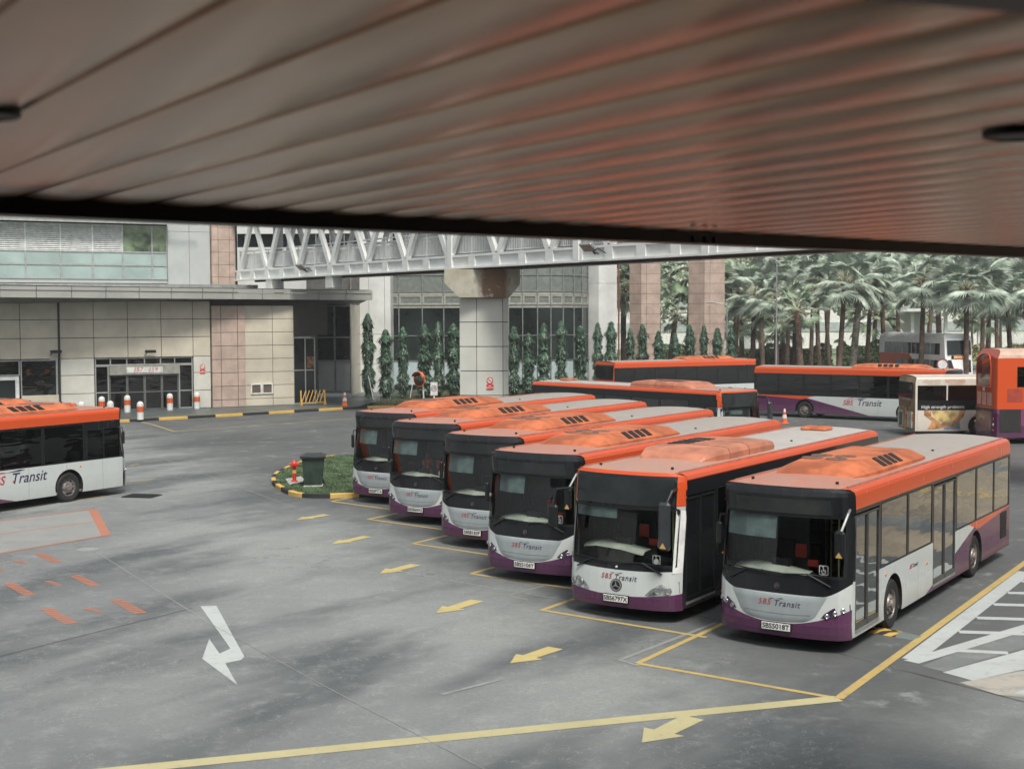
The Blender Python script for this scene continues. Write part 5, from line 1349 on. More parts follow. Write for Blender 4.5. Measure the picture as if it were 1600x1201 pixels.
for i, (px, py, d, v, lab) in enumerate(PL):
    src = PV2 if v == 5 else PV[v]
    o = src if v not in pu else copy_tree(src); pu[v] = 1
    z = 6-(py-492)/F_PX*d; hh = 6.0 if v == 4 else 8.0
    s = z/hh; o.location = ((px-800)/F_PX*d, d, 0); k = 1.22 if v != 4 else 1.0
    o.scale = (k, k, s); o.rotation_euler = (.05*sin(i*1.9), .06*cos(i*2.7), i*2.1)
    # keep the crown round even where the trunk is stretched
    for ch in o.children:
        if not ch.name.startswith('trunk'):
            ch.scale = (1, 1, k/s); ch.location = (0, 0, hh*(1-k/s))
    tag(o, lab, 'palm', 'fan palms in the garden beyond the depot')
# hanging dead leaf
# hedges
HEDG = mat('hedge_leaf', (.13, .19, .09), .6, var=.5, scale=.6); HEDY = mat('flowering_hedge', (.42, .38, .20), .6, var=.5, scale=.8)
def hedge(x0, x1, y, h, dpt, m, label, name='hedge', z0=0):
    mb = MB(); rnd = random.Random(int(x0*10)); n = int((x1-x0)*260)
    mb2 = MB(); mb2.box(x0+.15, x1-.15, y+.15, y+dpt-.15, z0, z0+h*.85, 0, .1)
    root = empty(name, ((x0+x1)/2, y, 0)); c = (x0+x1)/2
    mb2.v = [(v[0]-c, v[1]-y, v[2]) for v in mb2.v]; mb2.build('hedge_core', mat('hedge_core', (.05, .075, .035), .9), root)
    for i in range(n):
        x = rnd.uniform(x0, x1); yy = rnd.choice([rnd.uniform(0, .3), rnd.uniform(0, dpt)]); z = z0+rnd.uniform(.1, 1)*h*(.9+.16*sin(x*1.1)+.08*sin(x*3.3)); z = z if yy < .3 else z0+h*(.9+.16*sin(x*1.1)+.08*sin(x*3.3))*rnd.uniform(.92, 1.02)
        a, b = Vector([rnd.uniform(-1, 1) for _ in range(3)])*.16, Vector([rnd.uniform(-1, 1) for _ in range(3)])*.16; p = Vector((x-c, yy, z))
        mb.add([tuple(p-a), tuple(p+b), tuple(p+a), tuple(p-b)], [(0, 1, 2, 3)])
    mb.build('hedge_foliage', m, root, recalc=False); return tag(root, label, 'hedge')
hedge(24.5, 36, 150, 2.5, 2.2, HEDG, 'clipped dark green hedge left of the young palm'); hedge(36.2, 45.4, 148, 2.9, 2.2, HEDG, 'clipped dark green hedge between the young palm and the far bus')
hedge(41.6, 45.6, 145, 2.3, 1.5, HEDY, 'low flowering yellowish shrubs before the tall palm trunks', 'flower_bed'); hedge(36.5, 41.4, 144, 1.7, 1.5, HEDG, 'lower green hedge in front of the clipped one')
hedge(17, 24, 152, 2.4, 2, HEDG, 'green hedge seen between the pink columns'); hedge(47, 75, 168, 2.0, 2, HEDY, 'pale flowering hedge in the far distance')
GRAV = mat('pale_path', (.40, .41, .38), .8, var=.15)
sheet('path', [(20, 128), (110, 122), (110, 142.5), (20, 143)], .03, GRAV)
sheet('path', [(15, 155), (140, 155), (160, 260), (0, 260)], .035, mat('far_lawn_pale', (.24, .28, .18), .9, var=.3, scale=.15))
# far trees
def far_tree(seed, h, r, m, label):
    rnd = random.Random(seed); root = empty('broadleaf_tree', (0, 0, 0)); mb = MB(); mb.tube([(0, 0, 0), (.2, 0, h*.3), (0, .1, h*.55)], [.35, .25, .15], 8)
    for k in range(5): a = k*1.3; mb.tube([(0, 0, h*.4), (r*.5*cos(a), r*.5*sin(a), h*.65)], [.12, .04], 5)
    mb.build('trunk', BARK, root)
    c = MB(); cl = [(rnd.uniform(-.65, .65)*r, rnd.uniform(-.65, .65)*r, h*rnd.uniform(.42, .88), r*rnd.uniform(.28, .45)) for _ in range(16)]
    for cx_, cy_, cz_, cr in cl:
        for _ in range(150):
            v = Vector([rnd.gauss(0, 1) for _ in range(3)]).normalized()*cr*rnd.uniform(.65, 1.05); v.z *= .75; p = Vector((cx_, cy_, cz_))+v
            a, b = Vector([rnd.uniform(-1, 1) for _ in range(3)])*.34, Vector([rnd.uniform(-1, 1) for _ in range(3)])*.34
            c.add([tuple(p-a), tuple(p+b), tuple(p+a), tuple(p-b)], [(0, 1, 2, 3)])
    c.build('crown', m, root, recalc=False); return tag(root, label, 'tree', 'broadleaf trees far behind the palms')
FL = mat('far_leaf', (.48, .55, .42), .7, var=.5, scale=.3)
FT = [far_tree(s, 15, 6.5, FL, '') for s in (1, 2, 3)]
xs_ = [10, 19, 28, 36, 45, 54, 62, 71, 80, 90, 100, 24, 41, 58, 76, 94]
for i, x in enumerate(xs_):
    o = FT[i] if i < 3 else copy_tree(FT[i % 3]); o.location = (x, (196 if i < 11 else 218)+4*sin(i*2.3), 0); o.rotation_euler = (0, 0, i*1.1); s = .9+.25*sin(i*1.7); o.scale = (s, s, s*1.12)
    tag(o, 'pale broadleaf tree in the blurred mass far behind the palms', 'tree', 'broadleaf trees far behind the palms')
# pale distant buildings seen between trunks
fb = empty('distant_shelter', (58, 176, 0)); tag(fb, 'pale grey walkway shelter behind the distant double deck bus', 'shelter')
mb = MB(); mb.box(-11, 18, -2, 2, 6.3, 6.7); mb.build('shelter_roof', CONC, fb)
for k in range(7): MB().box(-10+4.4*k, -9.6+4.4*k, -.2, .2, 0, 6.3).build('post', CONC, fb)
MB().box(-9, -4, 1.2, 1.6, 0, 6.3).build('shelter_wall', GREYP, fb)
fb = empty('distant_building', (70, 235, 0)); tag(fb, 'pale multi storey building dimly visible behind the garden trees', 'building')
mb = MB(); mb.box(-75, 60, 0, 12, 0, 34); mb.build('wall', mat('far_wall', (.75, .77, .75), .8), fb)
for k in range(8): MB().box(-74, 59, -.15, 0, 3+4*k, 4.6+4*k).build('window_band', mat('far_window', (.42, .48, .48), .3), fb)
# lamp posts
def lamp(px, ytop, d, label):
    root = empty('lamp_post', ((px-800)/F_PX*d, d, 0)); z = 6-(ytop-492)/F_PX*d; tag(root, label, 'lamp post', 'slender grey lamp posts')
    mb = MB(); mb.tube([(0, 0, 0), (0, 0, z)], [.085, .05], 10); mb.build('pole', GREYM, root, True)
    mb = MB(); mb.tube([(0, 0, z), (-.3, 0, z+.25), (-1.0, 0, z+.35)], .04, 6); mb.build('arm', GREYM, root)
    mb = MB(); mb.box(-1.7, -1.0, -.14, .14, z+.28, z+.4, 0, .04); mb.build('lamp_head', GREYM, root)
lamp(1213, 410, 104, 'slender grey lamp post left of the young palm'); lamp(1136, 480, 113, 'grey lamp post at the right side of the pale pink column')
# brown pole by the white column
mb = MB(); d = 108; mb.tube([((967-800)/F_PX*d, d, 0), ((967-800)/F_PX*d, d, 12)], .07, 8); tag(mb.build('drain_pole', mat('rusty_brown', (.20, .08, .05), .7)), 'thin rusty brown pole right beside the white column', 'pole')

# ------------------------------------------------------------------ street furniture
def bollard(name, x, y, label, band=True, z0=.135):
    root = empty(name, (x, y, z0)); tag(root, label, 'bollard', 'domed grey bollards before the terminal entrance')
    mb = MB(); r = .19; mb.lathe([(r, 0), (r, .86)]+[(r*cos(radians(a)), .86+r*sin(radians(a))) for a in range(15, 90, 15)]+[(.001, .86+r)], 20); mb.build('post', CONC, root, True)
    if band:
        mb = MB(); mb.lathe([(r+.004, .44), (r+.008, .44), (r+.008, .76), (r+.004, .76)], 24); b_ = mb.build('reflective_band', ORP, root, True)
        ch = MB()
        for k in range(12):
            a0 = 2*pi*k/12; rr = r+.012
            for lo in (.46, .60):
                pts = [(a0, lo), (a0+.12, lo), (a0+.34, lo+.07), (a0+.12, lo+.14), (a0, lo+.14), (a0+.22, lo+.07)]
                v = [(rr*cos(a), rr*sin(a), z) for a, z in pts]; ch.add(v, [(0, 1, 2, 5), (5, 2, 3, 4)])
        ch.build('chevrons', DARK, b_)
    return root
for px, py, lab in ((725/3.64, 1141/3.64+330, 'domed bollard with orange chevron band standing before the sliding doors'), (799/3.64, 1184/3.64+330, 'domed chevron bollard nearest the kerb'), (967/3.64, 1129/3.64+330, 'domed chevron bollard at the right side of the sliding doors'),
                    (1120/3.64, 1121/3.64+330, 'rightmost domed chevron bollard, before the wall with the no smoking sign'), (580/3.64, 1150/3.64+330, 'domed chevron bollard left of the doors, half hidden by the bus roof')):
    g_ = G(px, py, .135); bollard('bollard', g_.x, g_.y, lab)
for px, py, lab in ((629/3.64, 1180/3.64+330, 'plain grey bollard top just above the left bus roof'), (465/3.64, 1184/3.64+330, 'leftmost grey bollard top above the left bus roof')):
    g_ = G(px, py, .135); bollard('bollard', g_.x, g_.y, lab, False)
def cone(name, x, y, z0, label, s=1.0, parent=None):
    root = empty(name, (x, y, z0)); tag(root, label, 'traffic cone', 'orange traffic cones')
    mb = MB(); mb.box(-.19, .19, -.19, .19, 0, .04, 0, .01); mb.build('base', ORP, root)
    mb = MB(); mb.lathe([(.15, .04), (.035, .72), (.001, .73)], 18); mb.build('cone_body', ORP, root, True)
    mb = MB(); mb.lathe([(.118, .26), (.09, .43)], 18); mb.lathe([(.066, .56), (.043, .70)], 18); mb.build('white_sleeve', WHT, root, True)
    root.scale = (s, s, s); return root
g_ = G(538, 634.5, .14); cone('traffic_cone', g_.x, g_.y+.3, .14, 'orange and white cone on the pavement corner by the soil bed', 1.25)
g_ = G(1227, 662, 0); cone('traffic_cone', 15.0, 73.5, 0, 'small traffic cone behind the parked row, left of the bright road', 1.15)
# yellow barrier
g_ = G(459, 630, .135); g2 = G(500, 628.5, .135); bdv = (g2-g_); L_ = bdv.length
L_ = 1.75; g_ = (Matrix.Translation(P0) @ Matrix.Rotation(FA, 4, 'Z')) @ Vector((5.55, -1.3, .135)); root = empty('yellow_barrier', g_, FA); tag(root, 'yellow metal barrier with slanted bars in front of the dark doorway', 'barrier')
mb = MB()
for x in (0.05, L_-.05): mb.box(x-.035, x+.035, -.035, .035, 0, 1.0)
for x in (.05, L_-.05): mb.tube([(x, -.25, .02), (x, 0, .5), (x, .25, .02)], .025, 6)
mb.build('frame', YEL, root)
mb = MB()
for k in range(6): x = .12+(L_-.5)*k/5; mb.tube([(x, 0, .22), (x+.28, 0, 1.0)], .028, 6)
mb.build('slanted_bars', YEL, root); mb = MB(); mb.box(.09, L_-.09, -.02, .02, .16, .2); mb.build('bottom_rail', YEL, root)
# convex mirror + speed sign
d = 91.5; X = lambda px: (px-800)/F_PX*d; Z = lambda py: 6-(py-492)/F_PX*d
root = empty('traffic_mirror', (X(662), d, .12)); tag(root, 'orange hooded convex traffic mirror on a leaning white post', 'traffic mirror')
mb = MB(); mb.tube([(0, 0, 0), (-.12, 0, Z(580)-.12)], .05, 8); mb.build('post', WHT, root)
mb = MB(); rad_ = .48; mb.m = Matrix.Translation((-.28, -.1, Z(591)-.12)) @ Matrix.Rotation(radians(-38), 4, 'Z'); mb.lathe([(rad_, -.02), (rad_*.8, -.09), (rad_*.4, -.13), (.001, -.14)], 24, 'y'); mb.build('mirror_face', mat('mirror_dome', (.25, .22, .18), .08, .9), root, True)
mb = MB(); mb.m = Matrix.Translation((-.28, -.1, Z(591)-.12)) @ Matrix.Rotation(radians(-38), 4, 'Z'); mb.lathe([(rad_+.04, 0), (rad_+.04, -.04), (rad_-.02, -.04), (rad_-.02, 0), (.001, .03)], 24, 'y')
for k in range(10):
    a, b = radians(20+14*k), radians(34+14*k); r0 = rad_+.05; mb.quad((r0*cos(a), .0, r0*sin(a)), (r0*cos(b), .0, r0*sin(b)), (r0*cos(b), -.28, r0*sin(b)), (r0*cos(a), -.28, r0*sin(a)))
mb.build('orange_hood', ORP, root, True)
root = empty('speed_sign', (X(678), d, .12)); tag(root, 'small white speed limit sign reading 15 at the bed edge', 'road sign')
MB().box(-.05, .05, -.03, .03, 0, Z(613)-.12).build('post', WHT, root)
zc = Z(606)-.12
MB().box(-.24, .24, -.06, -.035, zc-.45, zc+.45).build('board', WHT, root)
mb = MB(); mb.lathe([(.21, -.061), (.21, -.066), (.17, -.066), (.17, -.061)], 28, 'y', (0, 0, zc+.02)); rg = mb.build('red_ring', mat('ring_dark_red', (.25, .05, .05), .5), root); rg.scale = (1, 1, 1)
text_bm('15', .27, 'sign_lettering', DARK, root, Matrix.Translation((0, -.066, zc+.02)) @ Matrix.Rotation(pi/2, 4, 'X'), 0, .001, bold=.008)
for px, q in ((583, .35), (640, -.3), (806, .0)):
    dd = 94.5 if px < 700 else 97; x = (px-800)/F_PX*dd; mb = MB(); mb.tube([(0, 0, 0), (-q, 0, 1.7)], .03, 6)
    o = mb.build('tree_stake', WHT, None, loc=(x, dd, .1)); tag(o, {583: 'white stake leaning on the leftmost column tree', 640: 'white stake leaning against the third column tree', 806: 'upright white stake right of the pier'}[px], 'stake', 'white tree stakes')
# hydrant and wheelie bin
g_ = G(460, 752.5, .15); root = empty('fire_hydrant', (g_.x, g_.y, .15)); root.scale = (.85, .85, .85); tag(root, 'red fire hydrant with a yellow band on the grass island', 'fire hydrant')
mb = MB(); mb.lathe([(.13, 0), (.13, .05), (.085, .07), (.08, .62), (.10, .66)], 18); mb.build('barrel', REDP, root, True)
mb = MB(); mb.lathe([(.13, .64), (.14, .70), (.12, .80), (.06, .86), (.03, .92), (.001, .92)], 18); mb.tube([(-.2, 0, .74), (.2, 0, .74)], .055, 10); mb.tube([(0, 0, .74), (0, -.18, .74)], .06, 10); mb.build('head', REDP, root, True)
mb = MB(); mb.lathe([(.084, .36), (.086, .36), (.086, .5), (.084, .5)], 18); mb.build('yellow_band', YEL, root)
g_ = G(490, 757.5, .15); root = empty('wheelie_bin', (g_.x, g_.y, .13), radians(6)); tag(root, 'dark green wheelie bin on the grass island', 'bin')
BIN = mat('bin_green', (.03, .05, .042), .45, var=.2)
mb = MB(); rows = []
for z, wx_, wy_ in ((.06, .30, .32), (.2, .31, .34), (.9, .37, .40), (.98, .38, .41), (.98, .41, .44), (1.05, .41, .44)): rows.append([(-wx_, -wy_, z), (wx_, -wy_, z), (wx_, wy_, z), (-wx_, wy_, z), (-wx_, -wy_, z)])
mb.grid(rows); mb.poly([(-.3, -.32, .06), (.3, -.32, .06), (.3, .32, .06), (-.3, .32, .06)])
for x in (-.2, 0, .2): mb.box(x-.012, x+.012, -.385, -.33, .15, .88)
mb.build('bin_body', BIN, root)
mb = MB(); mb.grid([[(x, y, 1.06+.07*(1-(x/.44)**2)*(1-(y/.5)**2)) for x in (-.44, -.3, 0, .3, .44)] for y in (-.48, -.3, 0, .3, .46)]); mb.box(-.44, .44, -.5, -.47, 1.0, 1.07, 0, .01); mb.box(-.30, .30, .46, .54, 1.02, 1.09, 0, .02); mb.build('bin_lid', mat('bin_lid_black', (.025, .032, .03), .4), root, True)
for s in (-1, 1): mb = MB(); mb.lathe([(.1, -.03), (.1, .03), (.05, .035), (.001, .03)], 16, 'x', (s*.33, .28, .1)); mb.build('bin_wheel', RUBBER, root, True)
MB().box(-.33, .33, -.40, .40, 0, .05, 0, .01).build('bin_foot', mat('kerb_concrete', (.42, .43, .41)), root)

# ------------------------------------------------------------------ people
def person(name, loc, rz, label, vest=True, reach=((-.28, -.42, .95), (.28, -.42, .95))):
    root = empty(name, loc, rz); tag(root, label, 'person')
    J = {'pel': (0, 0, .50), 'chest': (0, -.02, .92), 'neck': (0, -.03, 1.10), 'head': (0, -.06, 1.26), 'top': (0, -.05, 1.36)}
    V_, R_, Ed = [], [], []
    def add(p, r, par=None):
        V_.append(p); R_.append(r)
        if par is not None: Ed.append((par, len(V_)-1))
        return len(V_)-1
    pe = add((0, 0, .5), (.17, .13)); wa_ = add((0, 0, .68), (.15, .11), pe); ch = add((0, -.01, .9), (.18, .12), wa_); nk = add((0, -.02, 1.06), (.06, .06), ch); hd = add((0, -.04, 1.18), (.085, .095), nk); tp = add((0, -.03, 1.29), (.075, .085), hd)
    for s, h in ((-1, reach[0]), (1, reach[1])):
        sh = add((s*.19, -.01, .98), (.06, .06), ch); el = add((s*.27, -.14, .80), (.045, .045), sh); wr_ = add(h, (.03, .03), el)
        hx, hy, hz = h; pa = add((hx, hy-.05, hz+.01), (.035, .02), wr_)
        for k in range(4): f1 = add((hx+(k-1.5)*.018, hy-.10, hz+.015), (.009, .009), pa); add((hx+(k-1.5)*.018, hy-.125-.006*(k in (1, 2)), hz-.01), (.008, .008), f1)
        t1 = add((hx-s*.04, hy-.06, hz+.02), (.01, .01), pa); add((hx-s*.045, hy-.09, hz+.03), (.008, .008), t1)
        hp = add((s*.10, -.08, .46), (.09, .09), pe); kn = add((s*.13, -.46, .48), (.065, .065), hp); an = add((s*.13, -.50, .1), (.045, .045), kn); add((s*.13, -.66, .05), (.045, .03), an)
    me = bpy.data.meshes.new('person_body'); me.from_pydata(V_, Ed, []); o = bpy.data.objects.new('body', me); COL.objects.link(o)
    sk = o.modifiers.new('s', 'SKIN'); sk.use_smooth_shade = True
    for i, r in enumerate(R_): me.skin_vertices[0].data[i].radius = r
    me.skin_vertices[0].data[0].use_root = True
    ss = o.modifiers.new('d', 'SUBSURF'); ss.levels = ss.render_levels = 1
    bpy.context.view_layer.update(); m2 = bpy.data.meshes.new_from_object(o.evaluated_get(bpy.context.evaluated_depsgraph_get())); o.modifiers.clear(); o.data = m2
    SKIN = mat('skin', (.36, .20, .13), .5, var=.06); SH = mat('shirt_grey', (.10, .12, .16), .8); TRO = mat('trousers_dark', (.02, .022, .03), .85)
    for m in (SKIN, SH, TRO): m2.materials.append(m)
    for p in m2.polygons:
        c = p.center; p.material_index = 2 if c.z < .58 else (1 if c.z < 1.05 and c.y > -.34 else 0); p.use_smooth = True
    o.parent = root
    hb = MB(); hb.lathe([(.001, .115), (.05, .105), (.085, .06), (.098, 0), (.098, -.03)], 18, 'z', (0, -.015, 1.27)); hb.build('hair', mat('hair_black', (.012, .01, .01), .6), root, True)
    fc = MB()
    for s in (-1, 1): fc.lathe([(.011, 0), (.008, -.006), (.001, -.008)], 8, 'y', (s*.032, -.128, 1.22))
    fc.box(-.022, .022, -.134, -.128, 1.15, 1.157); fc.prism([(-.012, -.128, 1.175), (.012, -.128, 1.175), (0, -.13, 1.215)], (0, -.018, 0)); fc.build('face', mat('face_dark', (.05, .025, .02), .5), root)
    if vest:
        vm = MB(); rows = []
        for z, a, b in ((.60, .185, .145), (.75, .185, .14), (.9, .205, .15), (1.0, .18, .13), (1.05, .10, .09)): rows.append([(a*cos(t), b*sin(t)-.01, z) for t in [2*pi*k/20 for k in range(21)]])
        vm.grid(rows); ve = vm.build('vest', mat('hi_vis_orange', (.85, .13, .04), .6, var=.05), root, True)
        st_ = MB()
        for s in (-1, 1): st_.prism([(s*.07, -.168, .62), (s*.10, -.168, .62), (s*.10, -.145, 1.0), (s*.07, -.145, 1.0)], (0, .01, 0))
        st_.lathe([(.19, .70), (.192, .74)], 20, 'z', (0, -.01, 0)); st_.build('reflective_strip', mat('strip_yellow', (.75, .70, .3), .4), ve)
    return root

# ------------------------------------------------------------------ the fleet
MS, MF, MR, RO = m_side_scania(), m_front_scania(), m_rear_scania(), m_roof()
YAW = .583; RG = 'single deck buses parked in the slanted bays'
def set_plate(bus, txt):
    for ch in bus.children:
        if ch.name.startswith('number_plate'):
            for g in list(ch.children):
                if g.name.startswith('plate_lettering'):
                    mtx = Matrix.Translation((0, yf(0, .43)-.034, .435)) @ Matrix.Rotation(pi/2, 4, 'X'); bpy.data.objects.remove(g)
                    text_bm(txt, .125, 'plate_lettering', mat('plate_ink', (.01, .01, .012)), ch, mtx, bold=.002)
b1 = make_bus('single_deck_bus', 'scania', mats=(MS, MF, MR, RO), plate='SBS5018T')
place(b1, (4.71, 23.69), YAW)
tag(b1, 'orange roofed bus with plate SBS5018T, nearest the camera, doors and side in full view', 'bus', RG)
ROW = [((.268, 29.69), 'SBS5106Y', 'bus with plate SBS5106Y, dark topped nose immediately left of the star badged bus'), ((-1.033, 34.16), 'SBS8183P', 'bus with plate SBS8183P, third dark topped nose from the left end of the row'),
       ((-2.79, 38.27), 'SBS8600G', 'bus with plate SBS8600G, second from the left end of the row'), ((-4.35, 42.4), 'SBS8977A', 'leftmost bus of the row, its nose touching the grass island')]
rowb = []
for (x, y), pl, lab in ROW:
    c = copy_tree(b1); place(c, (x, y), YAW); c['label'] = lab; set_plate(c, pl); rowb.append(c)
# small nearside lettering only on the first
for nm, dx, m_ in (('SBS', -.12, mat('logo_red', (.62, .05, .03))), ('Transit', .13, mat('logo_ink', (.03, .015, .06)))):
    text_bm(nm, .12, 'lettering', m_, b1, Matrix.Translation((HW+.004, 3.95+dx*1.1, 1.02)) @ Matrix.Rotation(pi/2, 4, 'Z') @ Matrix.Rotation(pi/2, 4, 'X'), .25, .001)
# advert band on the fourth bus
mb = MB(); mb.box(HW+.001, HW+.008, 7.6, 11.7, 2.60, 2.73); ab = mb.build('advert_band', mat('advert_purple', (.03, .012, .035), .3), rowb[1])
text_bm('Huvisha', .13, 'advert_lettering', WHT, ab, Matrix.Translation((HW+.012, 8.6, 2.66)) @ Matrix.Rotation(pi/2, 4, 'Z') @ Matrix.Rotation(pi/2, 4, 'X'), .1, .001)
MB().box(HW+.009, HW+.014, 10.9, 11.3, 2.605, 2.72).build('advert_patch', mat('patch_cream', (.7, .5, .3), .5), ab)
# star badged bus
CS, CF = m_side_citaro(), m_front_citaro()
def m_rear_citaro():
    m, nt, b = paint_base('livery_rear_paint'); vec, x, y, z = coords(nt); c = mixc(nt, z < 1.1, ORANGE, PURPLE); dirt(nt, b, vec, c, z); return m
ROC = m_roof((.46, .25, .19), (.46, .44, .42))
b2 = make_bus('single_deck_bus', 'citaro', mats=(CS, CF, m_rear_citaro(), ROC), plate='SBS6797X', pod='citaro')
place(b2, (2.03, 26.10), .590); tag(b2, 'orange framed bus with a star badge and plate SBS6797X, second from the right', 'bus', RG)
b7 = copy_tree(b2); place(b7, (8.38, 53.3), radians(-40), (-HW, .3)); b7['label'] = 'black sided bus with a pale roof pod crossing behind the parked row'; b7['group'] = 'buses manoeuvring behind the parked row'
# background single deckers
b8 = copy_tree(b1, skip=('lettering',)); place(b8, (6.6, 87.0), radians(243), (-HW, 12)); b8['label'] = 'dark windowed orange bus furthest back, in front of the column trees'; b8['group'] = 'buses manoeuvring behind the parked row'
b9 = copy_tree(b1); place(b9, (14.3, 79.4), radians(306), (-HW, 12)); b9['label'] = 'orange, purple and white bus side-on, large lettering partly hidden by the white bus'; b9['group'] = 'buses manoeuvring behind the parked row'
def side_logo(bus, s, y, k=1.0, z=.98):
    R_ = Matrix.Translation((s*(HW+.004), y, z)) @ Matrix.Rotation(pi/2*s, 4, 'Z') @ Matrix.Rotation(pi/2, 4, 'X'); RED = mat('logo_red', (.62, .05, .03)); INK = mat('logo_ink', (.03, .015, .06))
    text_bm('SBS', .40*k, 'lettering', RED, bus, R_ @ Matrix.Translation((-.80*k, -.02*k, 0)), .28, .001, bold=.006)
    text_bm('Transit', .50*k, 'lettering', INK, bus, R_ @ Matrix.Translation((.45*k, 0, 0)), .28, .001, bold=.003)
    sw = MB(); sw.m = R_; sw.poly([(-.45*k, .22*k, 0), (.1*k, .29*k, 0), (.35*k, .27*k, 0), (.1*k, .235*k, 0)]); sw.build('lettering_swoosh', INK, bus)
    sw = MB(); sw.m = R_; sw.poly([(-.9*k, .20*k, 0), (-.6*k, .26*k, 0), (-.35*k, .22*k, 0), (-.6*k, .215*k, 0)]); sw.build('lettering_swoosh', RED, bus)
side_logo(b9, -1, 5.3)
for bi, bb in enumerate(rowb):
    for ch in bb.children:
        if ch.name.startswith('sun_blind'): sc_ = (.78, .9, 1.0, .85)[bi]; ch.scale = (sc_, 1, 1); ch.location = (-.1*(1-sc_)*3, 0, (.02, -.05, .0, -.08)[bi])
b0 = copy_tree(b1, skip=('lettering',)); place(b0, (-13.13, 45.4), radians(211), (-HW, .25)); b0['label'] = 'white and orange bus cut by the left edge, big lettering along its side'; b0['group'] = 'buses leaving at the left'
side_logo(b0, -1, 4.75, .95)
b0b = copy_tree(b1, skip=('lettering',)); place(b0b, (-15.45, 48.0), radians(211), (-HW, .25)); b0b['label'] = 'bus behind the left edge bus, only its roof and pod showing'; b0b['group'] = 'buses leaving at the left'
# nearest bus: brighter, more mirror-like side glazing is left to the added apron and wall; a driver in the fifth bus
def in_bus(bus, lx, ly): a = -bus.rotation_euler.z; c, s = cos(a), sin(a); return (bus.location.x+lx*c+ly*s, bus.location.y-lx*s+ly*c)
x, y = in_bus(rowb[2], -.62, 1.45); person('person', (x, y, .70), rowb[2].rotation_euler.z, 'driver in an orange vest at the wheel of the second bus from the left')
x, y = in_bus(rowb[3], -.25, 1.5); person('person', (x, y, .70), rowb[3].rotation_euler.z+.5, 'worker in an orange vest reaching out behind the leftmost windscreen of the row', reach=((-.42, -.35, 1.05), (.25, -.4, .9)))
x, y = in_bus(b0, -.95, .85); cn = cone('traffic_cone', x, y, 1.38, 'orange cone with pale stripes standing behind the cab window of the left edge bus', .8)

# white advert-wrapped bus
AD = m_white_ad()
ADR = mat('advert_rear_tan', (.45, .33, .18), .4, var=.35, scale=1.2)
ROW_ = mat('white_roof_paint', (.6, .6, .58), .45, var=.1)
b10 = make_bus('single_deck_bus', 'scania', mats=(AD, AD, ADR, ROW_), plate='SBS8090K', doors=False, pod=None, logo=False)
place(b10, (19.6, 65.2), radians(268), (-HW, 12)); tag(b10, 'white advertising bus with a dark window reading High strength probiotic', 'bus', 'buses manoeuvring behind the parked row')
for ch in list(b10.children):
    if ch.name.startswith(('lettering', 'engine_grille')): bpy.data.objects.remove(ch, do_unlink=True)
Rl = lambda y, z: Matrix.Translation((-HW-.012, y, z)) @ Matrix.Rotation(-pi/2, 4, 'Z') @ Matrix.Rotation(pi/2, 4, 'X')
mb = MB(); mb.box(-HW-.008, -HW-.001, 7.3, 11.78, 1.30, 1.78); o = mb.build('advert_panel', mat('advert_black', (.012, .012, .014), .3), b10)
text_bm('High strength probiotic', .225, 'advert_lettering', WHT, o, Rl(10.55, 1.45), 0, .001, bold=.002)
OR2 = mat('advert_orange', (.62, .26, .12), .5)
text_bm('RELIEVED', .20, 'advert_lettering', mat('advert_tan', (.6, .42, .3), .5), b10, Rl(11.1, 2.70), 0, .001); text_bm('RESTORES', .22, 'advert_lettering', OR2, b10, Rl(9.95, 2.70), 0, .001)
text_bm('with probiotics', .10, 'advert_lettering', mat('advert_tan', (.6, .42, .3)), b10, Rl(11.0, 2.57), 0, .001); text_bm('gut flora balance', .10, 'advert_lettering', OR2, b10, Rl(9.9, 2.57), 0, .001)
# printed torso picture: flat print made of coloured shapes
def printed(bus, shapes, s=-1, y0=0, z0=0):
    for i, (nm, m, pts) in enumerate(shapes):
        mb = MB(); off = .003+.0015*i; mb.poly([(s*(HW+off), y0+a, z0+b) for a, b in pts]); mb.build(nm, m, bus)
SKN = mat('print_skin', (.55, .28, .12), .5, var=.4, scale=3); SHR = mat('print_shirt', (.66, .50, .22), .5, var=.3, scale=3); JEA = mat('print_denim', (.25, .33, .42), .5, var=.2)
printed(b10, y0=.72, shapes=[('advert_print', SHR, [(10.4, 1.28), (9.0, 1.28), (9.2, .9), (9.3, .7), (10.2, .7), (10.25, .95)]), ('advert_print', JEA, [(9.9, .7), (9.0, .75), (8.95, .35), (9.75, .35)]), ('advert_print', SKN, [(10.75, 1.28), (10.4, 1.28), (10.4, 1.0), (9.9, .62), (9.75, .75), (9.5, .6), (9.05, 1.05), (9.0, 1.28), (8.7, 1.28), (8.8, .95), (9.3, .5), (9.7, .48), (10.2, .36), (10.6, .36), (10.35, .75), (10.75, 1.05)])])
mb = MB(); mb.box(-1.05, 1.05, 12.0-.02, 12.02, .40, 1.2); mb.build('rear_panel', mat('rear_cream', (.6, .56, .46), .4, var=.2, scale=2), b10)
mb = MB(); mb.box(-.8, .8, 12.02, 12.05, 1.45, 1.75, 0, .01); mb.build('rear_vent', mat('rear_brown', (.22, .14, .08), .5), b10)
mb = MB(); mb.box(.35, .75, 12.025, 12.04, .45, 1.1); mb.build('advert_print', mat('print_teal', (.05, .16, .17), .5), b10)
mb = MB(); mb.box(-.35, .15, 12.025, 12.04, .3, 1.35); mb.build('advert_print', mat('print_skin', (.55, .28, .12)), b10)

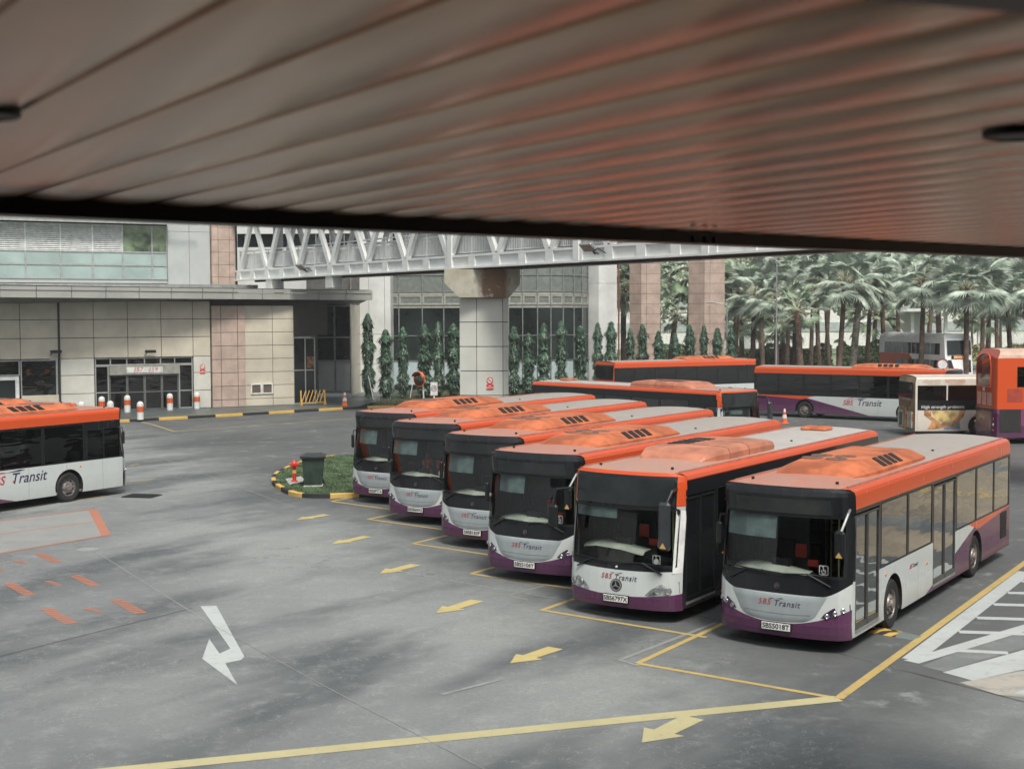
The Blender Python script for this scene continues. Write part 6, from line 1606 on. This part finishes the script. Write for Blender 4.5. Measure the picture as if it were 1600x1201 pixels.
# double deckers (local frame as the other buses)
def make_double(name, m_side, m_end, L=11.0, H=4.38, upper=(2.62, 3.55), far=False, roofm=None):
    root = empty(name); body = MB(); hw = HW
    wins = []; n = 6; w0 = 1.0; ww = (L-2.0)/n
    for s in (1, -1):
        ys = sorted({0.0, L, *[w0+ww*k+.05 for k in range(n)], *[w0+ww*(k+1)-.05 for k in range(n)], 2.1, 3.34, 8.1, 9.34}); zs = [.3, 1.16, 1.45, 2.15, upper[0], upper[1], 3.95]
        hole = lambda y, z: upper[0] < z < upper[1] and any(w0+ww*k+.05 < y < w0+ww*(k+1)-.05 for k in range(n)) or (1.45 < z < 2.15 and 1.05 < y < L-3.2 and any(w0+ww*k+.05 < y < w0+ww*(k+1)-.05 for k in range(n)))
        panel_cells(body, ys, zs, lambda y, z, s=s: (s*hw, .12+.10*max(0, z-1) if y == 0 else (L-.14 if y == L else y), z), lambda y, z: hole(y, z) or (z < 1.16 and (2.1 < y < 3.34 or 8.1 < y < 9.34)), 0)
        for c in (2.72, 8.72):
            r = .57; a0 = -radians(22); n_ = 14
            for k in range(n_):
                q = []
                for kk in (k, k+1):
                    a = a0+(pi-2*a0)*kk/n_; ca, sa = cos(a), sin(a); tt = min(.62/abs(ca) if abs(ca) > 1e-6 else 9, .66/sa if sa > .01 else 9)
                    q.append(((s*hw, c+r*ca, max(.3, .5+r*sa)), (s*hw, c+tt*ca, max(.3, .5+tt*sa))))
                body.quad(q[0][0], q[1][0], q[1][1], q[0][1], 0); body.quad(q[0][0], q[1][0], (s*(hw-.4), q[1][0][1], q[1][0][2]), (s*(hw-.4), q[0][0][1], q[0][0][2]), 2)
            body.quad((s*(hw-.4), c-.6, .3), (s*(hw-.4), c+.6, .3), (s*(hw-.4), c+.6, 1.1), (s*(hw-.4), c-.6, 1.1), 2)
    rp = [(hw, 3.95), (hw-.02, 4.1), (hw-.12, 4.26), (hw-.35, 4.35), (0, H)]; full = [(-x, z) for x, z in rp]+[(x, z) for x, z in reversed(rp[:-1])]
    yend = lambda z: L-.14-max(0, z-3.95)*.5
    rows = [[(x, (.42+max(0, z-3.95)*.6 if y == 0 else (yend(z) if y == L else y)), z) for x, z in full] for y in (0, 1, L-1, L)]
    body.grid(rows, 3)
    us = [-1, -.96, -.88, -.7, -.4, 0, .4, .7, .88, .96, 1]
    for end in (0, 1):
        zz = [.3, .8, 1.3, 1.7, 2.2, 2.62, 3.1, 3.55, 3.95]
        f = (lambda u, z: (u*hw, .12*abs(u)**4+.10*max(0, z-1), z)) if end == 0 else (lambda u, z: (u*hw, L-.14*abs(u)**6, z))
        for z0, z1 in zip(zz, zz[1:]):
            for a, b in zip(us, us[1:]): body.quad(f(a, z0), f(b, z0), f(b, z1), f(a, z1), 1)
        body.poly([(x, (.42+max(0, z-3.95)*.6) if end == 0 else yend(z), z) for x, z in full], 1)
    body.quad((-1.2, .2, .31), (1.2, .2, .31), (1.2, L-.2, .31), (-1.2, L-.2, .31), 2)
    body.build('body', [m_side, m_end, mat('underbody', (.012,)*3), roofm or ROW_], root, True, recalc=False)
    for s in (1, -1):
        for k in range(n):
            window_pane(root, s, w0+ww*k+.05, w0+ww*(k+1)-.05, *upper)
            if w0+ww*(k+1)-.05 < L-3.2+.9: window_pane(root, s, w0+ww*k+.05, w0+ww*(k+1)-.05, 1.45, 2.15)
    for s in (-1, 1):
        for y in (2.72, 8.72): make_wheel(root, s*(hw-.17), y, s)
    it = MB(); it.box(-1.15, 1.15, .6, L-.4, 2.3, 2.38); it.box(-1.15, 1.15, .6, L-.4, .35, .4); it.box(-1.1, 1.1, .5, L-.4, 3.92, 3.96); it.build('deck_floor', INTG, root)
    for i in range(9):
        for s in (-1, 1): seat_mesh().build('passenger_seat', mat('seat_red', (.35, .06, .05), .7), root, loc=(s*.65, 1.6+i*.95, 2.3)) if i == 0 and s == -1 else None
    s0 = [c for c in root.children if c.name.startswith('passenger_seat')][0]
    for i in range(9):
        for s in (-1, 1):
            if i or s > 0: o = s0.copy(); COL.objects.link(o); o.location = (s*.65, 1.6+i*.95, 2.3)
    # front: tall screens
    mb = MB(); mb.box(-1.02, 1.02, .14, .2, 1.1, 2.05); mb.m = Matrix.Identity(4); mb.build('windscreen', OPAQ, root); mb = MB(); mb.prism([(-1.05, .02, 1.2), (1.05, .02, 1.2), (1.05, .14, 2.2), (-1.05, .14, 2.2)], (0, .03, 0)); mb.prism([(-1.08, .12, 2.62), (1.08, .12, 2.62), (1.08, .26, 3.8), (-1.08, .26, 3.8)], (0, .03, 0)); mb.build('front_screens', OPAQ, root)
    return root
DS = m_side_double()
b11 = make_double('double_deck_bus', DS, DS, roofm=mat('dd_roof', (.55, .38, .3), .5))
place(b11, (22.1, 61.2), radians(268), (-HW, 11.0)); tag(b11, 'orange and purple double decker seen from behind at the right edge', 'bus')
mb = MB(); L = 11.0
pts = [(-.82, 2.62), (.82, 2.62), (.86, 3.5), (.78, 3.85), (.55, 4.05), (.2, 4.14), (-.2, 4.14), (-.55, 4.05), (-.78, 3.85), (-.86, 3.5)]
mb.prism([(x, L-.0-max(0, z-3.95)*.5, z) for x, z in pts], (0, .02, 0)); ew = mb.build('rear_window', mat('rear_window_brown', (.10, .035, .03), .1), b11)
fr = MB()
for a, b in zip(pts, pts[1:]+pts[:1]): fr.tube([(a[0], L+.02-max(0, a[1]-3.95)*.5, a[1]), (b[0], L+.02-max(0, b[1]-3.95)*.5, b[1])], .035, 6)
fr.build('window_frame', mat('frame_orange', ORANGE, .4), ew)
for i in range(3):
    mb = MB(); mb.box(-.9+.6*i, -.42+.6*i, L+.002, L+.01, 1.75, 2.35); mb.build('rear_notice', mat('notice_pink', (.72, .38, .3), .5), b11)
mb = MB(); mb.box(-.12, .12, L+.0, L+.012, 2.4, 2.6); mb.build('rear_plate', WHT, b11)
mb = MB(); mb.box(-1.0, 1.0, L, L+.012, 1.50, 1.58); mb.build('bumper_line', DARK, b11)
text_bm('hybrid', .26, 'lettering', WHT, b11, Matrix.Translation((.2, L+.01, 1.2)) @ Matrix.Rotation(pi, 4, 'Z') @ Matrix.Rotation(pi/2, 4, 'X'), .2, .001)
for s in (-1, 1):
    for z in (1.15, .9, .62):
        mb = MB(); mb.lathe([(.07, 0), (.065, .02), (.001, .03)], 12, 'y', (s*1.08, L-.03, z)); mb.build('tail_light', mat('tail_white' if z == .9 else 'tail_red', (.7, .7, .65) if z == .9 else (.5, .02, .02), .2), b11, True)
mb = MB(); mb.box(-HW-.01, -HW+.005, 9.75, 10.75, .55, 1.6); mb.build('engine_grille', mat('grille_black', (.02,)*3), b11)
mb = MB(); mb.box(-HW-.01, -HW+.004, 9.7, 10.4, 1.95, 2.55+.0); mb.build('side_vent', mat('vent_red', (.34, .05, .03), .6), b11)
# extra side window band with advert below (lower deck)
printed(b11, [('advert_print', mat('print_flame', (.6, .12, .04), .5, var=.7, scale=3), [(9.3, 1.42), (4.5, 1.42), (4.5, 2.25), (9.3, 2.25)])])
FD = m_far_double()
b12 = make_double('double_deck_bus', FD, FD, roofm=WHT); place(b12, (35.6, 109.5), radians(166+180), (-HW, 0)); tag(b12, 'distant white and orange double deck bus with a lit destination sign among the palms', 'bus')
mb = MB(); mb.box(-.75, .75, .10, .118, 2.28, 2.56); ds_ = mb.build('destination_sign', mat('destination_black', (.01,)*3), b12)
text_bm('SERVICE 157', .20, 'sign_lettering', m_emit('amber_led', (1, .3, .08), 1.5), ds_, Matrix.Translation((0, .09, 2.42)) @ Matrix.Rotation(pi/2, 4, 'X'), 0, .001, bold=.006)
# small prohibition sign in front of it
rt = empty('road_sign', ((1473-800)/F_PX*98, 98, 0)); tag(rt, 'round red ringed prohibition sign in front of the distant double deck bus', 'road sign')
z = 6-(571-492)/F_PX*98; MB().tube([(0, 0, 0), (0, 0, z)], .035, 6).build('post', GREYM, rt)
mb = MB(); mb.lathe([(.42, -.02), (.42, -.03), (.001, -.03)], 24, 'y', (0, -.02, z)); mb.build('disc', WHT, rt); mb = MB(); mb.lathe([(.44, -.05), (.44, -.06), (.35, -.06), (.35, -.05)], 24, 'y', (0, -.02, z)); mb.build('red_ring', mat('ring_dark_red', (.25, .05, .05)), rt)

# ------------------------------------------------------------------ unseen tan wall, added beyond the right edge for the bus glass to mirror
rb = empty('mirrored_wall', (21.5, 28.5, 0), radians(-123.4)); tag(rb, 'long tan depot wall beyond the right edge, mirrored in the bus windows', 'building')
MB().box(-22, 20, 0, 8, 0, 5.6).build('wall', mat('beige_render', (.55, .42, .28), .7, var=.15, scale=.1), rb)
for k in range(7): MB().box(-21+5.8*k, -17.6+5.8*k, -.06, 0, 1.0, 2.3).build('window_band', mat('wing_window', (.03, .03, .03), .2), rb)
MB().box(-22, 20, -.12, 0, 2.75, 3.35).build('wall_stripe', mat('stripe_dark', (.10, .08, .07), .6), rb)
MB().box(-22, 20, -1.2, 0, 4.6, 4.8).build('canopy', CONC, rb)

sb = empty('unseen_station_block', (0, -9.2, 0)); tag(sb, 'brown station block behind the camera that carries the slatted canopy', 'building')  # unseen block and slab, added to darken windscreens and the slatted ceiling
MB().box(-45, 45, -12, 0, 0, 11).build('wall', mat('station_render', (.07, .05, .04), .7, var=.15, scale=.3), sb)
for k in range(2): MB().box(-44, 44, 0, .1, 1.0+4.6*k, 3.4+4.6*k).build('window_band', mat('wing_window', (.03, .03, .03), .2), sb)
MB().box(-45, 45, 0, 10.2, 4.15, 4.4).build('walkway_slab', mat('slab_concrete', (.10, .085, .07), .8), sb)

# ------------------------------------------------------------------ haze
hz = MB().box(-90, 170, -12, 262, -1, 36).build('haze', [], None)
m = bpy.data.materials.new('haze_air'); m.use_nodes = True; nt = m.node_tree; nt.nodes.clear()
out = nt.nodes.new('ShaderNodeOutputMaterial'); pv = nt.nodes.new('ShaderNodeVolumePrincipled')
pv.inputs['Color'].default_value = (.90, .96, .95, 1); pv.inputs['Density'].default_value = .0006; pv.inputs['Anisotropy'].default_value = .2
nt.links.new(pv.outputs[0], out.inputs['Volume']); hz.data.materials.append(m); tag(hz, kind='stuff')
